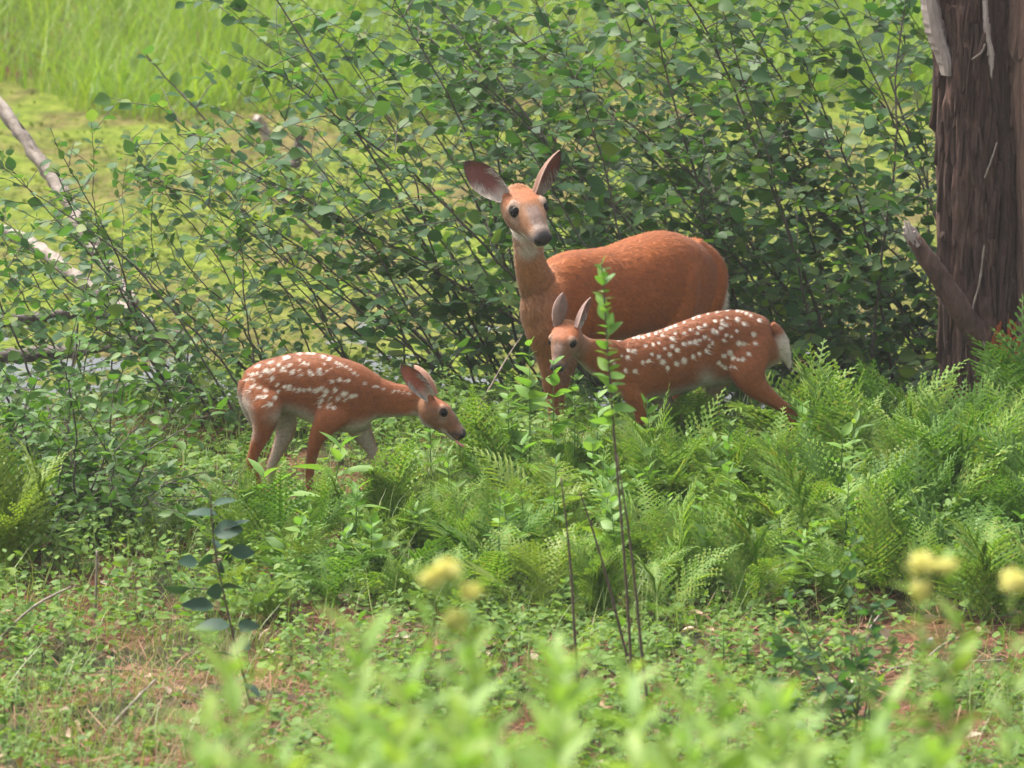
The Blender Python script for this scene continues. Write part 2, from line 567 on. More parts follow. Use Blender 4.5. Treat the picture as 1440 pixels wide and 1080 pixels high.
def build_ground_cover():
    """low creeping herbs: small sprigs with a few leaves each"""
    N = 25000
    x, y = rnd_ground(N, -7.0, 2.7, 3.0, .9)
    cl = np.sin(x * 2.7 + 1.7 * np.sin(y * 1.9)) * np.sin(y * 2.3 - x * .8) + .4 * np.sin(x * 7 + y * 5)
    keep = rng.random(N) < (1.0 - .85 * bare(x, y)) * (.38 + .62 * sstep(-.5, .5, cl)) * (1 - .6 * dry(x, y))
    x, y = x[keep], y[keep]; N = len(x)
    z = ground(x, y)
    hgt = rng.uniform(.02, .17, N) * (1 + .6 * np.sin(x * 2.1 + y * 1.3))
    Vs = []; Fs = []; b = 0
    for k in range(7):
        tv, tf = (OVATE + ROUND)[k % 7]
        a = rng.uniform(0, 2 * np.pi, N)
        hh = hgt * (1 - .09 * k)
        d = np.stack((np.cos(a), np.sin(a), rng.normal(.1, .35, N)), -1)
        nn = np.tile((0, -.15, 1.), (N, 1)) + rng.normal(0, .38, (N, 3))
        M = leaf_mats(N, d, nn, rng.uniform(.013, .034, N) * rng.choice((1, 1, 1, 1.5), N))
        V, F = scatter(tv, tf, M, np.stack((x + .02 * np.cos(a), y + .02 * np.sin(a), z + hh), -1))
        Vs.append(V); Fs.append(F + b); b += len(V)
    tag(obj("ground_cover", mesh("ground_cover", np.vstack(Vs), np.vstack(Fs), M_HERB, True)), "low bright green herbs and seedlings carpeting the forest floor", "ground cover", kind="stuff")


def build_grass():
    N = 42000
    x, y = rnd_ground(N, -6.5, 2.7, 3.0)
    cl = np.sin(x * 3.1 + 1.3 * np.sin(y * 2.2)) * np.sin(y * 2.7 + x)
    keep = (rng.random(N) < .30 + .45 * (cl > .2)) & (rng.random(N) < 1 - .8 * bare(x, y))
    x, y = x[keep], y[keep]; N = len(x)
    h = rng.uniform(.07, .26, N); w = rng.uniform(.0022, .005, N)
    tag(obj("meadow_grass", blades(N, np.stack((x, y, ground(x, y) - .005), -1), h, w, M_GRASS, "meadow_grass")), "thin green grass blades scattered between the ferns and herbs", "grass", kind="stuff")


def build_dry_grass():
    N = 16000
    x, y = rnd_ground(N, -6.5, -1.5, 3.0)
    keep = rng.random(N) < .10 + .9 * dry(x, y)
    x, y = x[keep], y[keep]; N = len(x)
    h = rng.uniform(.05, .19, N); w = rng.uniform(.0013, .003, N)
    tag(obj("dry_grass", blades(N, np.stack((x, y, ground(x, y) - .005), -1), h, w, M_DRYGRASS, "dry_grass", (.4, 1.4), .5)), "thin tan dry grass on the open patch beside the dark-leaved sapling", "grass", kind="stuff")


def build_marsh():
    N = 52000
    y = 14.6 + 9.5 * rng.random(N) ** 1.25
    x = rng.uniform(-1, 1, N) * 6.2
    edge = 15.3 + .8 * np.sin(x * 1.3 + .5) + .5 * np.sin(x * 3.1)
    cl = .5 + .5 * np.sin(x * 2.0 + 2 * np.sin(y * 1.1)) * np.sin(y * 1.7 + .6 * x)
    keep = (y > edge) & (rng.random(N) < .45 + .55 * cl)
    x, y, cl = x[keep], y[keep], cl[keep]; N = len(x)
    h = rng.uniform(.45, 1.15, N) * (.65 + .5 * cl) * (.55 + .45 * sstep(15, 17, y)); w = rng.uniform(.006, .014, N)
    z = np.maximum(ground(x, y), POND_Z)
    tag(obj("marsh_grass", blades(N, np.stack((x, y, z - .02), -1), h, w, M_MARSH, "marsh_grass", (.15, 1.0), .3)), "tall bright green marsh grass along the far side of the pond", "grass", kind="stuff")
    N = 40000
    y = 4.6 + 11.5 * rng.random(N); x = rng.uniform(-1, 1, N) * (3 + y * .18)
    cl = np.sin(x * 1.7 + 2 * np.sin(y * .9)) * np.sin(y * 1.3 + .7 * x)
    keep = rng.random(N) < .25 + .6 * (cl > 0)
    x, y = x[keep], y[keep]; N = len(x)
    a = rng.uniform(0, 2 * np.pi, N)
    d = np.stack((np.cos(a), np.sin(a), rng.normal(.35, .4, N)), -1)
    M = leaf_mats(N, d, np.tile((0, -.3, 1.), (N, 1)) + rng.normal(0, .4, (N, 3)), rng.uniform(.014, .05, N))
    V, F = scatter(*MINI, M, np.stack((x, y, np.full(N, POND_Z) + rng.uniform(0, .05, N)), -1))
    tag(obj("pond_weed", mesh("pond_weed", V, F, M_PONDLEAF)), "yellow-green floating weed covering the shallow pond behind the shrubs", "pond weed", kind="stuff")


build_litter()
build_ground_cover()
build_grass()
build_dry_grass()
build_marsh()


# ================================================================== trees on the right
def trunk(name, px0, px1, Y, pxtop0, pxtop1, mat, label, furrow, seed, height=5.2, flare=.10):
    r = np.random.default_rng(seed)
    a = P(px0, 500, Y); b = P(px1, 500, Y); t0 = P(pxtop0, 0, Y); t1 = P(pxtop1, 0, Y)
    rb = (b[0] - a[0]) / 2; cb = (a[0] + b[0]) / 2; rt = (t1[0] - t0[0]) / 2; ct = (t0[0] + t1[0]) / 2
    base = np.array((cb, Y + rb, float(ground(cb, Y + rb))))
    z1 = t0[2]; zb = a[2]
    nz, na = 330, 190
    zz = np.linspace(-.12, height, nz); an = np.arange(na) / na * 2 * np.pi
    A, Zg = np.meshgrid(an, zz)
    f = np.clip((Zg + base[2] - zb) / (z1 - zb), -.4, 3.5)
    rad = rb + (rt - rb) * f
    rad = np.maximum(rad, .05) * (1 + flare * np.exp(-np.maximum(Zg, 0) / .16) * (1 + .5 * np.cos(3 * A + 1)))
    # furrowed bark: long wandering ridges broken into plates
    ph = .35 * np.sin(Zg * 2.1 + 1) + .22 * np.sin(Zg * 5.7 + 2 * A) + .10 * np.sin(Zg * 13 + 5 * A)
    ridge = np.abs(np.sin((A + ph * .16) * 11)) ** .7
    plate = .5 + .5 * np.sin(Zg * 17 + 6 * np.sin(A * 11 + ph) + 3 * np.sin(Zg * 3.3))
    low = r.normal(0, 1, (nz, na))
    for _ in range(3):
        low = (low + np.roll(low, 1, 0) + np.roll(low, -1, 0) + np.roll(low, 2, 0) + np.roll(low, -2, 0) + np.roll(low, 1, 1) + np.roll(low, -1, 1)) / 7
    disp = furrow * (ridge * (.75 + .35 * plate)) + furrow * 2.2 * low + .010 * np.sin(3 * A + 1.2 * Zg) + .007 * np.sin(7 * A - 2 * Zg)
    rr = rad + disp - furrow * .5
    lean = (ct - cb) * f
    V = np.stack((lean + rr * np.cos(A), rr * np.sin(A), Zg), -1).reshape(-1, 3)
    i, j = np.meshgrid(np.arange(nz - 1), np.arange(na), indexing='ij')
    F = np.stack((i * na + j, i * na + (j + 1) % na, (i + 1) * na + (j + 1) % na, (i + 1) * na + j), -1).reshape(-1, 4)
    root = thing(name, base, label, "tree", "tree trunks beside the shrubs")
    me = mesh("trunk", V, F.tolist() + [[(nz - 1) * na + k for k in range(na)]], mat, True)
    tr = obj("trunk", me, root)
    return root, base, tr, (cb, ct, rb, rt, zb, z1)


def bark_plates(root, base, n, mat, rad, seed, wid=(.016, .036), hgt=(.05, .15)):
    r = np.random.default_rng(seed)
    meshes = []
    for q in range(7):
        m = 9
        out = []
        for i in range(m):
            a = 6.283 * i / m
            out.append((math.cos(a) * r.uniform(.7, 1.1), math.copysign(abs(math.sin(a)) ** .7, math.sin(a)) * r.uniform(.8, 1.1)))
        V = [(x, .6 + .25 * x * x, y) for x, y in out] + [(x * .72, -1 + .3 * x * x + r.uniform(-.25, .25), y * .86) for x, y in out] + [(0, -1.1, r.uniform(-.2, .2))]
        F = [[i, (i + 1) % m, m + (i + 1) % m, m + i] for i in range(m)] + [[m + i, m + (i + 1) % m, 2 * m] for i in range(m)]
        meshes.append(mesh("bark_plate", V, F, mat, False))
    for q in range(n):
        a = r.uniform(-2.9, -.25); z = r.uniform(.02, 2.3)
        o = bpy.data.objects.new("bark_plate", meshes[q % 7])
        R_ = rad(z); cx = R_[1]
        o.location = (cx + (R_[0] + .004) * math.cos(a), (R_[0] + .004) * math.sin(a), z)
        o.rotation_euler = (r.normal(0, .06), r.normal(0, .10), a + math.pi / 2)
        o.scale = (r.uniform(*wid), r.uniform(.010, .022), r.uniform(*hgt))
        o.parent = root
        S.collection.objects.link(o)


TY = 2.0
tree, tb, tr1, T1 = trunk("tree", 1330, 1436, TY, 1318, 1420, M_BARK, "dark reddish-brown furrowed trunk with a broken stub and peeling pale bark", .016, 4)
tree2, tb2, tr2, T2 = trunk("tree", 1426, 1530, TY + .02, 1412, 1520, M_BARK2, "smoother pinkish-tan trunk standing close against the darker furrowed trunk", .008, 9)


def radfun(T, base):
    cb, ct, rb, rt, zb, z1 = T
    def f(z):
        q = (z + base[2] - zb) / (z1 - zb)
        return rb + (rt - rb) * q, (ct - cb) * q
    return f


bark_plates(tr1, tb, 290, M_BARK, radfun(T1, tb), 21, (.007, .020), (.06, .22))
bark_plates(tr2, tb2, 70, M_BARK2, radfun(T2, tb2), 22, (.02, .045), (.06, .2))


def strip(name, pts, widths, mat, root, thick=.012, jag=0.0, seed=1):
    """thick ribbon following points (facing the camera side)"""
    r = np.random.default_rng(seed)
    C = catmull(np.hstack((pts, np.array(widths)[:, None])), 8)
    V = []; F = []
    n = len(C)
    for i, c in enumerate(C):
        w = c[3] * (1 + r.normal(0, jag)); 
        for sx, sy in ((-1, .3), (-.45, -.75), (.1, -1), (.55, -.7), (1, .35), (.4, .4), (-.4, .4)):
            V.append((c[0] + sx * w, c[1] + sy * thick, c[2] + r.normal(0, jag * .04)))
    k = 7
    for i in range(n - 1):
        for j in range(k):
            F.append([i * k + j, i * k + (j + 1) % k, (i + 1) * k + (j + 1) % k, (i + 1) * k + j])
    F.append(list(range(k))); F.append([(n - 1) * k + j for j in range(k)][::-1])
    return obj(name, mesh(name, np.array(V) - np.array(root.location), F, mat, False), root)


strip("bark_strip", [P(1300, -60, TY + .05), P(1308, 0, TY + .05), P(1318, 50, TY + .04), P(1330, 85, TY + .03), P(1332, 106, TY + .03)], [.040, .042, .044, .036, .026], M_PALEBARK, tree, .03, .05)
strip("bark_strip", [P(1385, 0, TY - .03), P(1388, 40, TY - .03), P(1394, 80, TY - .03), P(1394, 108, TY - .025)], [.010, .012, .012, .006], M_PALEBARK, tree, .012, .2, 5)
# broken stub leaning out from the foot of the trunk
pts = np.array([P(1400, 520, TY + .10), P(1362, 455, TY - .02), P(1325, 395, TY - .06), P(1300, 358, TY - .08), P(1283, 334, TY - .09)])
V, F = tube(catmull(pts, 6), np.interp(np.linspace(0, 1, 25), (0, .3, .7, 1), (.066, .048, .038, .029)), 16)
V = V + rng.normal(0, .0025, V.shape)
B = Bag(); B.add(V, F)
stub = obj("broken_branch", B.mesh("broken_branch", M_BARK, True, tb), tree)
c = P(1283, 334, TY - .09); B = Bag()
for q in range(9):
    a0 = q / 9 * 6.283
    o = np.array((math.cos(a0) * .022, math.sin(a0) * .022, .01 * math.sin(a0 * 2)))
    V, F = tube(np.array([c + o + (.02, 0, -.03), c + o + (-.012, 0, .012 + .012 * (q % 3)), c + o * .8 + (-.022, 0, .024 + .018 * (q % 4))]), np.array((.013, .010, .003)), 5)
    B.add(V, F)
obj("splintered_end", B.mesh("splintered_end", M_PALEBARK, False, tb), tree)
for pp, rr in (([(1340, 415), (1348, 440), (1352, 455), (1370, 458), (1380, 475), (1390, 505)], .006), ([(1384, 345), (1378, 395), (1370, 425), (1364, 452)], .004), ([(1402, 200), (1396, 220), (1385, 250)], .004), ([(1386, 62), (1380, 74), (1366, 84)], .005)):
    V, F = tube(catmull([P(x, y, TY - .035) for x, y in pp], 5), rr, 6)
    B = Bag(); B.add(V + rng.normal(0, .0012, V.shape), F)
    obj("dead_root", B.mesh("dead_root", M_TWIG, True, tb), tree)
B = Bag()
for q in range(40):
    x, y = rng.uniform(1395, 1436), rng.uniform(462, 512)
    p = P(x, y, TY - .02 + .02 * rng.random())
    V, F = tube(np.array([p, p + (rng.normal(0, .012), -.01, rng.uniform(.02, .05))]), np.array((.012, .004)), 5)
    B.add(V, F)
tag(obj("rotten_wood", B.mesh("rotten_wood", M_ROT, False, tb), tree))


# ================================================================== shrubs
LEAF_ME = {}


def leaf_meshes(key, temps, mat):
    if key not in LEAF_ME:
        LEAF_ME[key] = [mesh("leaf", tv, tf, mat, True) for tv, tf in temps]
    return LEAF_ME[key]


def place_leaves(root, pos, M, key, temps, mat, n_single, score=None, name="leaf", rest="foliage"):
    """the n_single best-seen leaves as objects of their own, the rest joined"""
    N = len(pos)
    base = np.array(root.location)
    order = np.argsort(score if score is not None else pos[:, 1])
    mes = leaf_meshes(key, temps, mat)
    for i in order[:n_single]:
        o = bpy.data.objects.new(name, mes[i % len(mes)])
        m = np.eye(4); m[:3, :3] = M[i]; m[:3, 3] = pos[i] - base
        o.parent = root
        o.matrix_basis = Matrix(m.tolist())
        S.collection.objects.link(o)
    ro = order[n_single:]
    if len(ro):
        Vs = []; Fs = []; b = 0
        for k in range(len(temps)):
            ii = ro[ro % len(temps) == k]
            if len(ii) == 0: continue
            V, F = scatter(*temps[k], M[ii], pos[ii] - base)
            Vs.append(V); Fs.append(F + b); b += len(V)
        tag(obj(rest, mesh(rest, np.vstack(Vs), np.vstack(Fs), mat, True), root), kind="stuff")


def shrub(base, stems, label, mat, seed, leaf=(.05, .085), n_single=60, twig_gap=.075, twig_len=(.14, .42), leaf_gap=.05, start=.18, spread=.9, temps=ROUND, key="round", stem_r=.011, name="shrub", group="leafy shrubs along the pond bank", tilt=.55):
    """stems: list of control-point lists in world coordinates"""
    r = np.random.default_rng(seed)
    base = np.asarray(base, float)
    root = thing(name, base, label, "shrub", group)
    LP = []; LD = []; LN = []
    for pts in stems:
        C = catmull(pts, 8)
        ln = np.r_[0, np.cumsum(np.linalg.norm(np.diff(C, axis=0), axis=1))]
        tot = ln[-1]
        C = C + np.cumsum(np.cumsum(r.normal(0, .0022, C.shape), 0), 0) * .6 + np.cumsum(r.normal(0, .004, C.shape), 0)
        B = Bag()
        sr = stem_r * r.uniform(.7, 1.25)
        V, F = tube(C, np.linspace(sr, sr * .3, len(C)), 6); B.add(V, F)
        s = start * tot + r.uniform(0, twig_gap)
        while s < tot:
            t = s / tot
            p = np.array([np.interp(s, ln, C[:, k]) for k in range(3)])
            i = min(len(C) - 2, np.searchsorted(ln, s)); T = nrm(C[i + 1] - C[i - 1])
            a = r.uniform(0, 2 * np.pi)
            d = nrm(T * .55 + spread * np.array((math.cos(a), math.sin(a) * .8, 0)) + np.array((0, 0, r.normal(.05, .25))))
            L = r.uniform(*twig_len) * (1.05 - .55 * t)
            k = max(3, int(L / .06))
            tw = [p]
            dd = d.copy()
            for q in range(k):
                dd = nrm(dd + np.array((r.normal(0, .10), r.normal(0, .10), -.05 + r.normal(0, .06))))
                tw.append(tw[-1] + dd * L / k)
            tw = np.array(tw)
            V, F = tube(tw, np.linspace(sr * .34, .0013, len(tw)), 4); B.add(V, F)
            nl = max(2, int(L / leaf_gap))
            for q in range(nl):
                u = (q + .6) / nl * (len(tw) - 1)
                i0 = min(int(u), len(tw) - 2)
                lp = tw[i0] + (tw[i0 + 1] - tw[i0]) * (u - i0)
                td = nrm(tw[i0 + 1] - tw[i0])
                sd = nrm(np.cross(td, (0, 0, 1))) * (1 if q % 2 else -1)
                LP.append(lp); LD.append(nrm(td * .6 + sd * .8 + r.normal(0, .25, 3) + np.array((0, 0, -.12))))
                LN.append(np.array((0, -.12, 1)) + r.normal(0, tilt, 3))
            s += twig_gap * r.uniform(.6, 1.4)
        for q in range(6):
            LP.append(C[-1 - q]); LD.append(nrm(T * .6 + r.normal(0, .5, 3))); LN.append(np.array((0, -.12, 1)) + r.normal(0, tilt, 3))
        st = obj("stem", B.mesh("stem", M_STEM, True, base), root)
    LP = np.array(LP); LD = np.array(LD); LN = np.array(LN)
    M = leaf_mats(len(LP), LD, LN, leaf[0] + (leaf[1] - leaf[0]) * r.random(len(LP)) ** 1.4)
    place_leaves(root, LP, M, key + mat.name, temps, mat, n_single, LP[:, 1] + r.normal(0, .1, len(LP)))
    return len(LP)


def fan(base, n, lean, length, seed, sp=.35, curve=.25, depth=.25):
    """stems rising from one stool, leaning sideways by 'lean' (x per unit z)"""
    r = np.random.default_rng(seed)
    out = []
    for i in range(n):
        l = lean + sp * (2 * (i + .5) / n - 1) + r.normal(0, .06)
        dy = r.normal(0, depth)
        L = length * r.uniform(.75, 1.1)
        d = nrm(np.array((l, dy, 1.0)))
        b = np.asarray(base) + np.array((r.normal(0, .06), r.normal(0, .06), -.03))
        pts = []
        for q in range(5):
            t = q / 4
            pts.append(b + d * L * t + np.array((math.copysign(curve, l) * L * t * t * .5, 0, -curve * L * t * t * .35)) + r.normal(0, .015, 3) * (q > 0))
        out.append(pts)
    return out


def gb(px, Y):
    p = P(px, 540, Y)
    z = float(ground(p[0], Y))
    return np.array((p[0], Y, max(z, POND_Z - .05)))


NLEAF = 0
# dense thicket on the right, behind the doe
RIGHT = [(905, 2.3, -.45, 1.9), (985, 3.0, -.55, 2.3), (1060, 2.5, -.35, 2.2), (1130, 3.3, -.5, 2.4), (1190, 2.6, -.30, 2.2), (1265, 3.1, -.45, 2.4), (1330, 3.6, -.35, 2.4), (1230, 4.3, -.4, 2.5), (1080, 4.4, -.45, 2.5), (1400, 3.0, -.25, 2.2), (950, 4.2, -.4, 2.4), (1500, 3.6, -.3, 2.3)]
RL = ["dense dark-leaved shrub right behind the doe's back", "tall leaning shrub above the doe's withers", "dark shrub rising behind the spotted fawn's rump", "tall shrub between the doe's rump and the dark trunk", "dark bush beside the white tail of the standing fawn", "shrub with crossing stems beside the broken branch stub",
      "shrub close behind the dark furrowed trunk", "tall shrub seen through the gap left of the trunk stub", "far shrub in the thicket above the standing fawn", "bush hidden mostly by the dark furrowed trunk", "far shrub in the thicket above the doe's back", "bush beyond the pinkish trunk"]
for i, (px, Y, lean, L) in enumerate(RIGHT):
    b = gb(px, Y)
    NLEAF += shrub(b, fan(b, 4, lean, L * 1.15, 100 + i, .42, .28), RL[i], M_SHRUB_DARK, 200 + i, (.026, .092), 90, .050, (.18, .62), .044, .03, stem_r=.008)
# leaning alder-like shrubs in the middle
MID = [(700, 2.2, -.62, 1.7, 6), (770, 2.6, -.52, 2.25, 7), (620, 2.9, -.42, 1.4, 5), (840, 3.2, -.58, 2.5, 7), (740, 3.8, -.36, 2.3, 6), (870, 4.6, -.5, 2.6, 6)]
ML = ["slender-stemmed shrub leaning left behind the grazing fawn's head", "tall leaning shrub directly behind the doe's neck and ears", "loose shrub above the grazing fawn's back", "tall arching shrub whose stems pass above the doe's head", "airy shrub seen against the pond beside the doe's left ear", "far arching shrub behind the doe's head"]
for i, (px, Y, lean, L, n) in enumerate(MID):
    b = gb(px, Y)
    NLEAF += shrub(b, fan(b, n - 2, lean, L * 1.08, 300 + i, .36, .28), ML[i], M_SHRUB, 400 + i, (.026, .088), 90, .105, (.16, .58), .052, .08, stem_r=.007)
# lower, thinner shrubs on the left
LEFT = [(345, 1.7, -.50, 1.35, 6), (250, 2.2, -.45, 1.35, 6), (430, 2.5, -.55, 1.35, 6), (150, 2.4, -.35, 1.25, 6), (60, 2.0, -.35, 1.25, 6), (520, 2.0, -.65, 1.25, 6), (-40, 2.6, -.2, 1.3, 5), (300, 3.2, -.35, 1.4, 5)]
LL = ["thin-stemmed shrub rising beside the grazing fawn's rump", "sparse shrub with upright shoots against the yellow-green pond", "shrub of slanting shoots above the grazing fawn's back", "sparse shrub in front of the fallen pale log", "leafy shrub beside the leaning dead log", "shrub whose leafy shoots fan out above the grazing fawn's shoulders", "bush at the foot of the leaning dead log", "thin far shrub standing in the shallow pond edge"]
for i, (px, Y, lean, L, n) in enumerate(LEFT):
    b = gb(px, Y)
    NLEAF += shrub(b, fan(b, n - 1, lean, L, 500 + i, .5, .25), LL[i], M_SHRUB, 600 + i, (.030, .072), 90, .074, (.12, .42), .046, .05, stem_r=.0055)
# low bushy undergrowth in front of the left shrubs
LOWB = [(120, 765, .74, 16, "large dense dark-green bush below the sparse left shrubs"), (190, 745, .48, 11, "low bush beside the small patch of open water"), (45, 735, .70, 14, "leafy bush behind the yellow-green ferns"), (20, 670, .62, 12, "leafy bush at the foot of the leaning dead log")]
for i, (px, py, L, n, lb) in enumerate(LOWB):
    b = gpx(px, py)
    NLEAF += shrub(b, fan(b, n, -.05, L, 700 + i, .75, .3, .5), lb, M_BUSH, 800 + i, (.035, .07), 70, .042, (.08, .26), .032, .05, 1.0, OVATE, "ovate", .005, group="low bushes on the bank")
# overhanging spray at the upper left (branches of a bush whose stool stands behind the middle shrubs)
b = gb(640, 5.2)
NLEAF += shrub(b, fan(b, 3, -.72, 2.1, 331, .3, .25), "far shrub whose branches reach out over the pond", M_SHRUB, 431, (.04, .085), 60, .12, (.14, .42), .06, .3)
print("shrub leaves", NLEAF)


# ================================================================== logs and dead wood
def log(name, pts, radii, label, mat, cat="log", sides=12, rough=.006, group=None):
    C = catmull(np.array(pts), 8)
    V, F = tube(C, np.interp(np.linspace(0, 1, len(C)), np.linspace(0, 1, len(radii)), radii), sides)
    V = V + rng.normal(0, rough, V.shape)
    base = np.array(pts[0])
    B = Bag(); B.add(V, F)
    o = obj(name, B.mesh(name, mat, True, base), None, base)
    return tag(o, label, cat, group)


log("leaning_log", [P(-40, 95, 5.2), P(20, 175, 5.0), P(70, 245, 4.8), P(110, 310, 4.6), P(150, 372, 4.4), P(190, 430, 4.2)], [.026, .028, .030, .031, .030, .022], "pale peeling dead log leaning down to the pond through the shrubs", M_LOG)
log("fallen_log", [P(-30, 312, 5.6), P(40, 340, 5.4), P(100, 385, 5.1), P(160, 425, 4.9), P(215, 455, 4.7)], [.024, .03, .03, .024, .018], "whitish fallen log lying in the pond weed below the leaning log", M_LOG)
log("fallen_log", [P(-30, 505, 4.0), P(60, 497, 4.0), P(130, 490, 3.95), P(200, 478, 3.9), P(260, 470, 3.9)], [.035, .032, .03, .028, .02], "dark waterlogged branch lying level at the pond edge", M_STEM)
log("fallen_log", [P(-30, 455, 4.7), P(50, 447, 4.7), P(110, 440, 4.65), P(150, 445, 4.6)], [.03, .028, .025, .02], "short dark branch lying behind the waterlogged branch", M_STEM)
log("broken_stump", [P(380, 208, 12.6), P(372, 185, 12.6), P(360, 165, 12.55)], [.028, .03, .024], "pale broken stump standing in the pond weed", M_PALEBARK, "stump")
log("dead_snag", [P(413, 236, 11.8), P(420, 205, 11.8), P(424, 180, 11.8)], [.035, .03, .02], "thin dark snag standing in the pond weed beside the pale stump", M_STEM, "snag")
log("grey_branch", [P(640, 625, 1.0), P(680, 560, 1.3), P(712, 505, 1.5), P(735, 470, 1.7)], [.003, .004, .0035, .002], "bare grey branch slanting up behind the grazing fawn's nose", M_TWIG, "branch", 6, .001)
TW = [((-10, 890), (45, 855), (100, 825), "thin bare twig arching out of the ground beside the left fern"), ((133, 872), (135, 830), (136, 775), "short upright dead stick in the grass"), ((1205, 905), (1222, 885), (1240, 862), "pale dead stick lying across the herbs"),
      ((1195, 937), (1290, 935), (1415, 928), "long pale twig lying on the red needle litter"), ((470, 948), (520, 945), (560, 952), "pale twig lying on the litter behind the blurred plants"), ((150, 1010), (190, 985), (220, 955), "dry twig poking from the bare patch"), ((1280, 930), (1330, 905), (1380, 890), "thin stick propped over the red litter"), ((270, 960), (310, 985), (345, 1000), "fallen twig below the dark-leaved sapling"), ((500, 905), (492, 925), (484, 945), "short broken twig beside the needle mound")]
for a, b_, c_, lb in TW:
    ps = []
    for (x, y) in (a, b_, c_):
        g = gpx(x, min(y + 25, 1075)) if y == a[1] else gpx(x, y + 8)
        ps.append(g + np.array((0, 0, .02)))
    if abs(a[0] - c_[0]) < 20 and abs(a[1] - c_[1]) > 60:
        g = gpx(a[0], a[1]); ps = [g - (0, 0, .03), P(b_[0], b_[1], g[1]), P(c_[0], c_[1], g[1])]
    elif c_[1] < a[1] - 40:
        g = gpx(a[0], a[1] + 10); ps = [g - (0, 0, .02), P(b_[0], b_[1], g[1]), P(c_[0], c_[1], g[1] + .05)]
    log("fallen_twig", ps, [.006, .005, .003], lb, M_TWIG, "twig", 6, .0008, "dead twigs on the forest floor")
# pale chips on the litter
for (px, py, s, lb) in ((1308, 910, .028, "small whitish chip standing on the red litter"), (450, 935, .03, "bleached flake lying beside the dark sapling stem"), (545, 545, .02, None)):
    if lb is None: continue
    g = gpx(px, py)
    bm = bmesh.new(); bmesh.ops.create_icosphere(bm, subdivisions=1, radius=s * .8)
    for v in bm.verts:
        v.co = Vector((v.co.x * .75 * rng.uniform(.6, 1.2) + .3 * v.co.z, v.co.y * .25, v.co.z * rng.uniform(.7, 1.25)))
    me = bpy.data.meshes.new("wood_chip"); bm.to_mesh(me); bm.free(); me.materials.append(M_STONE)
    tag(obj("wood_chip", me, None, g + np.array((0, 0, s * .7))), lb, "chip", "pale chips on the litter")


# ================================================================== ferns
def frond_mesh(seed, mat, arch=.5, npair=22, lacy=7, prof=.28, pw=.125):
    """bipinnate frond of unit length rising along +Y and arching over"""
    r = np.random.default_rng(seed)
    V = []; F = []

    def add(pts):
        b = len(V); V.extend(pts)
        F.append(list(range(b, b + len(pts))))

    def rach(s):
        return np.array((0.03 * math.sin(s * 3 + seed), s * (1 - .16 * arch * s), arch * (.95 * s - .95 * s * s) + .0))

    def tang(s):
        return nrm(rach(min(1, s + .02)) - rach(max(0, s - .02)))
    n = 12
    for i in range(n):
        a, b = rach(i / n), rach((i + 1) / n)
        w = .008 * (1 - i / n) + .002
        add([a - (w, 0, 0), a + (w, 0, 0), b + (w * .9, 0, 0), b - (w * .9, 0, 0)])
    for i in range(npair):
        s = .10 + .89 * (i + .3) / npair
        L = .30 * (min(1, (s - .02) / prof) ** .7) * (1 - sstep(prof, 1.06, s)) + .015
        T = tang(s); U = nrm(np.cross(np.array((1., 0, 0)), T))
        for sd in (-1, 1):
            o = rach(s + (.25 / npair if sd > 0 else 0))
            ang = 1.02 - .35 * s + r.normal(0, .06)
            d = nrm(np.array((sd, 0, 0)) * math.sin(ang) + T * math.cos(ang) + U * r.normal(.02, .10))
            q = nrm(np.cross(d, U)) * (-sd)
            k = max(2, int(lacy * L / .3 + 1))
            e = o + d * L + U * (-.12 * L)
            add([o - q * .006, o + q * .006, o + d * L * .6 + q * .005, e, o + d * L * .6 - q * .005])
            for m in range(k):
                u = (m + .35) / k
                pl = L * pw * (1 - u) ** .6 + .005
                c = o + d * L * u + U * (-.12 * L * u * u)
                w = L / k * .5
                for s2 in (-1, 1):
                    pd = nrm(q * s2 + d * .55)
                    add([c - d * w * .55, c + d * w * .65, c + pd * pl * .75 + d * w * .45, c + pd * pl, c + pd * pl * .55 - d * w * .35])
    me = mesh("frond", np.array(V), F, mat, False)
    return me


FRONDS = {}
for key, mt in (("green", M_FERN), ("deep", M_FERN_DEEP), ("yellow", M_FERN_YEL)):
    FRONDS[key] = [frond_mesh(k + 3, mt, a, *pp) for k, (a, pp) in enumerate(((.35, (15, 6)), (.5, (18, 7)), (.65, (14, 5)), (.8, (16, 6))))]


FRONDS["lacy"] = [frond_mesh(k + 13, M_FERN, a, n, 6, .22, .17) for k, (a, n) in enumerate(((.4, 20), (.55, 18), (.7, 22), (.5, 17)))]


def fern(loc, size, key, label, seed, n=8, up=.95, group="ferns in the clearing"):
    r = np.random.default_rng(seed)
    root = thing("fern", loc, label, "fern", group)
    for i in range(n):
        o = bpy.data.objects.new("frond", FRONDS[key][r.integers(0, 4)])
        a = 6.283 * (i + r.uniform(-.35, .35)) / n
        el = up + r.normal(0, .3)
        o.rotation_euler = (el, r.normal(0, .15), a)
        s = size * r.uniform(.7, 1.12)
        o.scale = (s * r.uniform(.85, 1.15), s, s)
        o.location = (r.normal(0, .015), r.normal(0, .015), 0)
        o.parent = root
        S.collection.objects.link(o)


